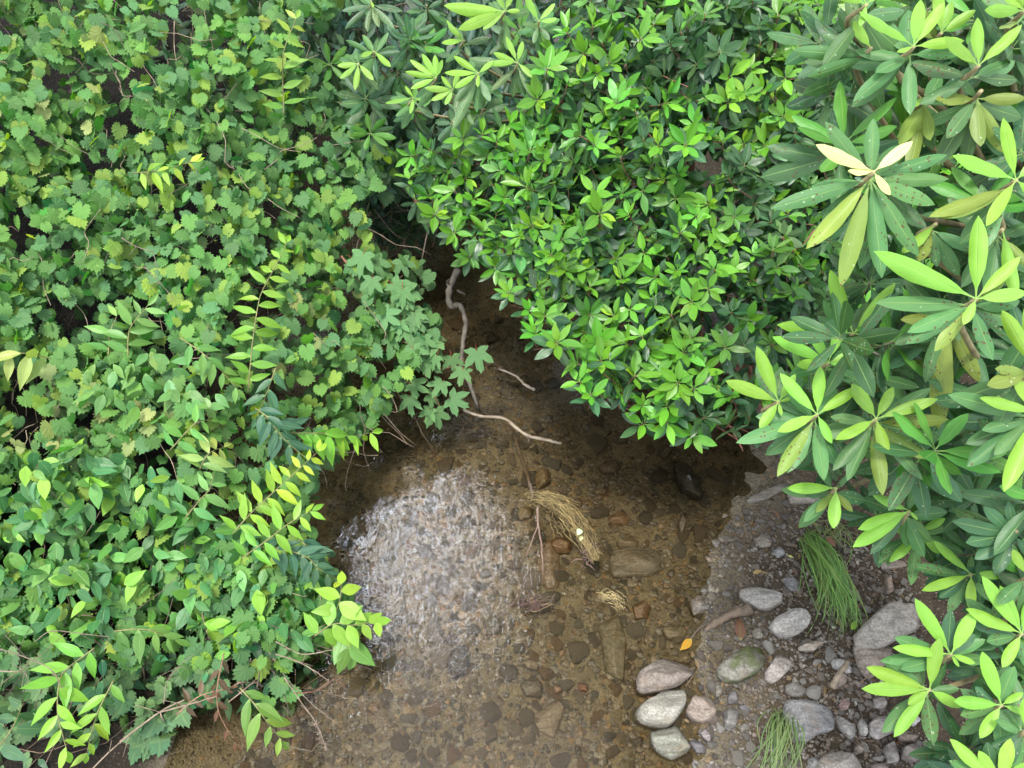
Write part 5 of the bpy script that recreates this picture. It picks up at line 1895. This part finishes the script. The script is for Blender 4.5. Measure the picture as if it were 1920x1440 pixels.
RH.append(('bright rhododendron leaning out over the muddy right bank', (2.65, 1.95, .55), [
    ((1553, 680), 1.85, [(1457, 632, 'y'), (1520, 618, 'y'), (1590, 575, 'y'), (1618, 658, 'y'), (1495, 683, 'y'), (1587, 687, 'y'), (1480, 700, 'o'), (1625, 720, 'o')]),
    ((1600, 625), 1.95, [(1557, 510, 'y'), (1677, 530, 'y'), (1463, 613, 'y'), (1670, 633, 'y'), (1545, 560, 'o'), (1660, 580, 'y'), (1690, 700, 'o'), (1620, 740, 's')]),
    ((1460, 753), 1.8, [(1418, 653, 'y'), (1363, 715, 'y'), (1427, 803, 'y'), (1493, 703, 'y'), (1490, 747, 'y'), (1465, 780, 'y')]),
    ((1532, 777), 1.75, [(1463, 703, 'y'), (1540, 688, 'y'), (1612, 727, 'y'), (1460, 808, 'y'), (1563, 830, 'y'), (1380, 827, 'o'), (1473, 887, 'o'), (1547, 903, 'o'), (1573, 730, 'o'), (1480, 740, 'o'), (1455, 892, 's')]),
    ((1643, 785), 1.72, [(1602, 722, 'y'), (1675, 725, 'y'), (1757, 747, 'y'), (1568, 825, 'y'), (1663, 852, 'y'), (1563, 882, 'o'), (1587, 903, 'o'), (1653, 930, 's'), (1737, 900, 'o'), (1743, 863, 's'), (1783, 787, 's'), (1750, 727, 'o'), (1768, 822, 'o'), (1560, 780, 'o')]),
    ((1680, 680), 1.95, [(1640, 735, 's'), (1730, 690, 'o'), (1725, 710, 'o'), (1760, 680, 's'), (1615, 730, 's'), (1700, 780, 'o')]),
    ((1770, 755), 2.0, [(1810, 825, 'o'), (1800, 850, 'd'), (1745, 830, 'o'), (1830, 790, 'o'), (1720, 790, 'o')]),
    ((1568, 915), 1.95, [(1480, 914, 'y'), (1600, 960, 's'), (1560, 990, 'y'), (1510, 930, 'd'), (1530, 960, 's'), (1507, 980, 'o'), (1590, 890, 'o')]),
    ((1705, 958), 2.0, [(1611, 991, 'y'), (1640, 925, 'y'), (1616, 1007, 'o'), (1720, 905, 'o'), (1722, 975, 'y'), (1630, 1040, 'd'), (1606, 1025, 'y')]),
]))
RH.append(('dark green rhododendron at the lower right, above the biggest slab', (2.75, 1.4, .5), [
    ((1726, 996), 2.15, [(1674, 990, 'y'), (1719, 962, 'y'), (1773, 973, 'y'), (1669, 1052, 'y'), (1761, 1039, 'y'), (1653, 1036, 'o'), (1706, 1099, 'o'), (1813, 1034, 'o'), (1776, 990, 'o'), (1645, 1056, 'o')]),
    ((1821, 1077), 2.1, [(1731, 1105, 'y'), (1821, 1144, 'y'), (1755, 1015, 'y'), (1888, 1079, 'y'), (1822, 1043, 'o'), (1712, 1062, 'o'), (1776, 1150, 'o'), (1760, 1120, 'd'), (1870, 1130, 'o')]),
    ((1907, 996), 1.9, [(1785, 979, 'd'), (1811, 1015, 'd'), (1867, 1079, 'd'), (1845, 949, 'd'), (1895, 940, 'd'), (1960, 960, 'd'), (1950, 1060, 'd'), (1830, 1050, 'd')]),
    ((1835, 930), 2.1, [(1790, 870, 'd'), (1740, 880, 'o'), (1745, 910, 'o'), (1780, 960, 'd'), (1820, 990, 'd'), (1900, 900, 'd'), (1860, 870, 'o'), (1880, 960, 'o')]),
    ((1930, 1080), 1.8, [(1900, 1030, 'y'), (1870, 1130, 'o'), (1940, 1030, 'y'), (1960, 1100, 'y')]),
    ((1916, 1188), 1.85, [(1849, 1084, 'y'), (1819, 1144, 'y'), (1879, 1099, 'y'), (1815, 1155, 'd'), (1940, 1120, 'y'), (1880, 1250, 'y'), (1850, 1200, 'o'), (1960, 1200, 'y'), (1930, 1260, 'o')]),
]))
RH.append(('lowest rhododendron at the bottom right, hanging over the gravel', (2.7, .95, .5), [
    ((1783, 1227), 1.85, [(1720, 1127, 'y'), (1678, 1213, 'y'), (1830, 1147, 'y'), (1800, 1250, 'y'), (1830, 1243, 'y'), (1783, 1143, 'd'), (1652, 1233, 'o'), (1685, 1193, 'o'), (1690, 1253, 'o'), (1850, 1200, 'o'), (1830, 1190, 'd')]),
    ((1743, 1293), 1.85, [(1627, 1250, 'y'), (1617, 1293, 'y'), (1760, 1200, 'y'), (1702, 1320, 'y'), (1677, 1380, 'y'), (1805, 1330, 'y'), (1650, 1370, 'o'), (1747, 1397, 'o'), (1660, 1240, 'o'), (1800, 1290, 'o')]),
    ((1878, 1322), 1.75, [(1843, 1223, 'y'), (1790, 1313, 'y'), (1837, 1383, 'y'), (1917, 1297, 'y'), (1800, 1340, 'o'), (1912, 1430, 'o'), (1880, 1420, 'o'), (1900, 1250, 'o'), (1940, 1340, 'y'), (1830, 1290, 'd')]),
    ((1875, 1470), 1.7, [(1787, 1390, 'y'), (1837, 1413, 'y'), (1780, 1425, 'o'), (1900, 1390, 'y'), (1940, 1430, 'y'), (1770, 1460, 'o'), (1850, 1395, 'd')]),
    ((1925, 1370), 1.7, [(1870, 1350, 'o'), (1860, 1400, 'd'), (1920, 1310, 'y'), (1890, 1440, 'd'), (1960, 1390, 'y')]),
]))
RH.append(('shaded dark rhododendron behind the vine at top centre', (-.5, 5.6, .6), [
    ((696, 2), 3.7, [(661, 37, 'd'), (647, 54, 'd'), (688, 60, 'g'), (710, 49, 'g'), (739, 53, 'g'), (755, 21, 'd'), (700, 14, 'y'), (640, 20, 'd')]),
    ((702, 96), 3.7, [(645, 77, 'o'), (680, 64, 'o'), (726, 58, 'o'), (732, 125, 'y'), (676, 105, 'y'), (750, 95, 'd'), (708, 150, 'd')]),
    ((672, 119), 3.6, [(638, 146, 'y'), (666, 166, 'y'), (701, 150, 'y'), (632, 123, 'y'), (649, 100, 'o'), (668, 92, 'o')]),
    ((770, 60), 3.9, [(740, 20, 'd'), (800, 30, 'd'), (815, 45, 'd'), (755, 85, 'd'), (790, 95, 'd'), (730, 70, 'd')]),
    ((800, 10), 4.0, [(760, -20, 'd'), (830, 0, 'd'), (790, 50, 'd'), (825, 30, 'd')]),
    ((745, 130), 3.9, [(715, 175, 'd'), (770, 120, 'd'), (690, 190, 'd'), (780, 150, 'd')]),
]))
RH.append(('yellow green rhododendron at the top centre over grey old leaves', (.9, 4.9, .4), [
    ((897, 137), 3.3, [(851, 104, 'y'), (834, 136, 'y'), (853, 164, 'y'), (897, 162, 'y'), (926, 114, 'y'), (851, 190, 'g'), (847, 243, 'g'), (920, 190, 'g')]),
    ((849, 168), 3.35, [(797, 165, 'y'), (808, 187, 'y'), (828, 142, 'y'), (860, 133, 'y'), (835, 196, 'y'), (890, 232, 'g'), (860, 220, 'g')]),
    ((970, 117), 3.3, [(949, 67, 'y'), (980, 77, 'y'), (914, 119, 'y'), (1003, 146, 'y'), (926, 98, 'y'), (920, 168, 'g'), (1000, 180, 'g'), (878, 108, 'g')]),
    ((947, 21), 3.3, [(834, 8, 'y'), (870, 24, 'y'), (860, 54, 'y'), (962, -20, 'y'), (930, -20, 'y'), (975, 20, 'y'), (905, 55, 'y')]),
    ((818, 146), 3.45, [(768, 110, 'y'), (791, 100, 'y'), (816, 102, 'y'), (830, 112, 'y'), (760, 135, 'y'), (770, 165, 'y')]),
    ((870, 75), 3.4, [(838, 35, 'y'), (840, 48, 'y'), (828, 80, 'y'), (855, 65, 'y'), (880, 105, 'g'), (920, 70, 'g')]),
    ((775, 183), 3.6, [(722, 193, 'y'), (768, 213, 'y'), (760, 160, 'y'), (805, 190, 'y'), (775, 212, 'g'), (815, 222, 'g')]),
    ((1010, 40), 3.3, [(1045, 35, 'y'), (980, 45, 'g'), (1000, 80, 'g'), (1040, 5, 'y'), (1030, 75, 'g'), (985, -10, 'y')]),
    ((905, 205), 3.5, [(860, 235, 'g'), (900, 262, 'd'), (880, 255, 'd'), (940, 230, 'd'), (920, 260, 'd'), (955, 195, 'g')]),
    ((850, 225), 3.6, [(820, 262, 'd'), (850, 270, 'd'), (880, 275, 'd'), (815, 230, 'd'), (905, 268, 'd')]),
    ((780, 375), 4.2, [(762, 345, 'y'), (755, 340, 'o'), (795, 350, 'd'), (765, 415, 'd'), (805, 440, 'd'), (750, 385, 'd'), (860, 430, 'd')]),
]))
for lab, loc, whs in RH:
    root = empty('rhododendron', loc)
    bpy.context.view_layer.update()
    tag(root, lab, 'rhododendron', 'rhododendron shrubs')
    T = Matrix.Translation(-Vector(loc))
    base = np.array(loc) - np.array([0, 0, .25])
    br = MB()
    hub = None
    cps = []
    for c, d, leaves in whs:
        cp, ax = hero_whorl(root, c, d, leaves, base)
        cps.append((cp, ax))
    cen = np.mean([c for c, a in cps], 0)
    hubs = [base + (cen - base) * .55 + rng.normal(0, .12, 3) for _ in range(3)]
    for h in hubs:
        br.tube([base + rng.normal(0, .06, 3), base + (h - base) * .5 + rng.normal(0, .05, 3), h], .02, .013, (.9, .85, .7), 8, 0, 5)
    for cp, ax in cps:
        h = min(hubs, key=lambda q: np.linalg.norm(q - cp))
        br.tube([h, h + (cp - h) * .5 - np.array([0, 0, .06]) + rng.normal(0, .03, 3), cp - ax * .14, cp], .010, .0045, (1.3, 1.35, .85), 7, 0, 5)
    o = br.build('branch', 'twig', root)
    o.matrix_parent_inverse = T
    # older whorls deeper in the shrub
    far = loc[1] > 4
    span = np.array([c for c, a in cps])
    nf = 8 if far else 40
    for _ in range(nf):
        c = rnd.choice(cps)[0]
        p = c + unit(c - CAM) * rnd.uniform(.18, .55) + RT * rnd.gauss(.06, .16) + UP * rnd.gauss(-.02, .16)
        if not far:
            q = p - CAM
            sx = 960 + FPX * (q @ RT) / (q @ FW)
            sy = 720 - FPX * (q @ UP) / (q @ FW)
            if sx < 1490 + (130 if sy > 880 else 0) + (80 if sy > 1000 else 0) + (40 if sy > 1200 else 0) or p[2] < .35:
                continue
            if 1080 < sy < 1340 and sx < 1880:
                continue
        toc = unit(CAM - p)
        put_whorl(root, 'rhodo', rnd.choice(['old', 'old', 'mid']), p, unit(toc * .5 + np.array([0, 0, .7]) + rng.normal(0, .3, 3)), rnd.uniform(.8, 1.1))
for key, lst in proto.items():
    for o in lst:
        if o.name not in used:
            bpy.data.objects.remove(o)

# unseen trees beyond the picture, added so the stream mirrors dark crowns, not sky
def tall_tree(foot, centre, rad, k, label, seed):
    r = np.random.default_rng(seed)
    root = empty('tree', foot)
    T = Matrix.Translation(-Vector(foot))
    tr = MB()
    f, c = np.array(foot, float), np.array(centre, float)
    top = np.array([c[0], c[1], c[2] + rad[2] * .5])
    tr.tube([f - np.array([0, 0, .5]), f + (c - f) * .35 * np.array([.3, .3, 1.0]), c * np.array([1, 1, .75]) + np.array([0, 0, .0]), top], .32, .06, (.6, .55, .5), 10, 0, 5)
    for _ in range(14):
        e = c + r.normal(0, .42, 3) * np.array(rad)
        b = f + (c - f) * r.uniform(.55, .95)
        tr.tube([b, (b + e) / 2 + np.array([0, 0, .6]), e], .09, .02, (.6, .55, .5), 6, 0, 4)
    o = tr.build('trunk', 'bark', root)
    o.matrix_parent_inverse = T
    cr = MB()
    cl = r.normal(0, 1, (60, 3))
    cl = cl / np.linalg.norm(cl, axis=1, keepdims=True) * (r.random((60, 1)) ** .45) * .86
    q = np.repeat(cl, k // 60, 0) + r.normal(0, .17, (k // 60 * 60, 3))
    pos = c + q * np.array(rad)
    n = unit(np.array([[0, 0, .8]]) + r.normal(0, .6, pos.shape))
    a = r.normal(0, 1, pos.shape) + np.array([[0, 0, -.4]])
    sz = r.uniform(.28, .5, len(pos))
    scatter(cr, T_BROAD, pos, a, n, sz, sz * .62, colvar((.05, .12, .03), len(pos)), 0)
    o = cr.build('crown', 'hobble', root)
    o.matrix_parent_inverse = T
    tag(root, label, 'tree')


def sky_pos(az, el, dist):
    az, el = math.radians(az), math.radians(el)
    return (dist * math.sin(az) * math.cos(el), 1.5 + dist * math.cos(az) * math.cos(el), dist * math.sin(el))


tall_tree((9.5, 12.5, 2.0), sky_pos(38, 61, 18), (6.2, 6.2, 6.4), 4200, 'unseen leafy tree high on the right, added to darken the stream reflection', 1)
tall_tree((-12, 8.5, 2.0), sky_pos(-58, 56, 18), (5.6, 5.6, 6.2), 4800, 'unseen leafy tree high on the left, added to cut sky reflection in the stream', 2)
tall_tree((-2.5, 21, 2.5), sky_pos(-6, 38, 23), (7.5, 5.5, 5.6), 3900, 'unseen leafy tree beyond the thicket, added to cut sky reflection upstream', 3)
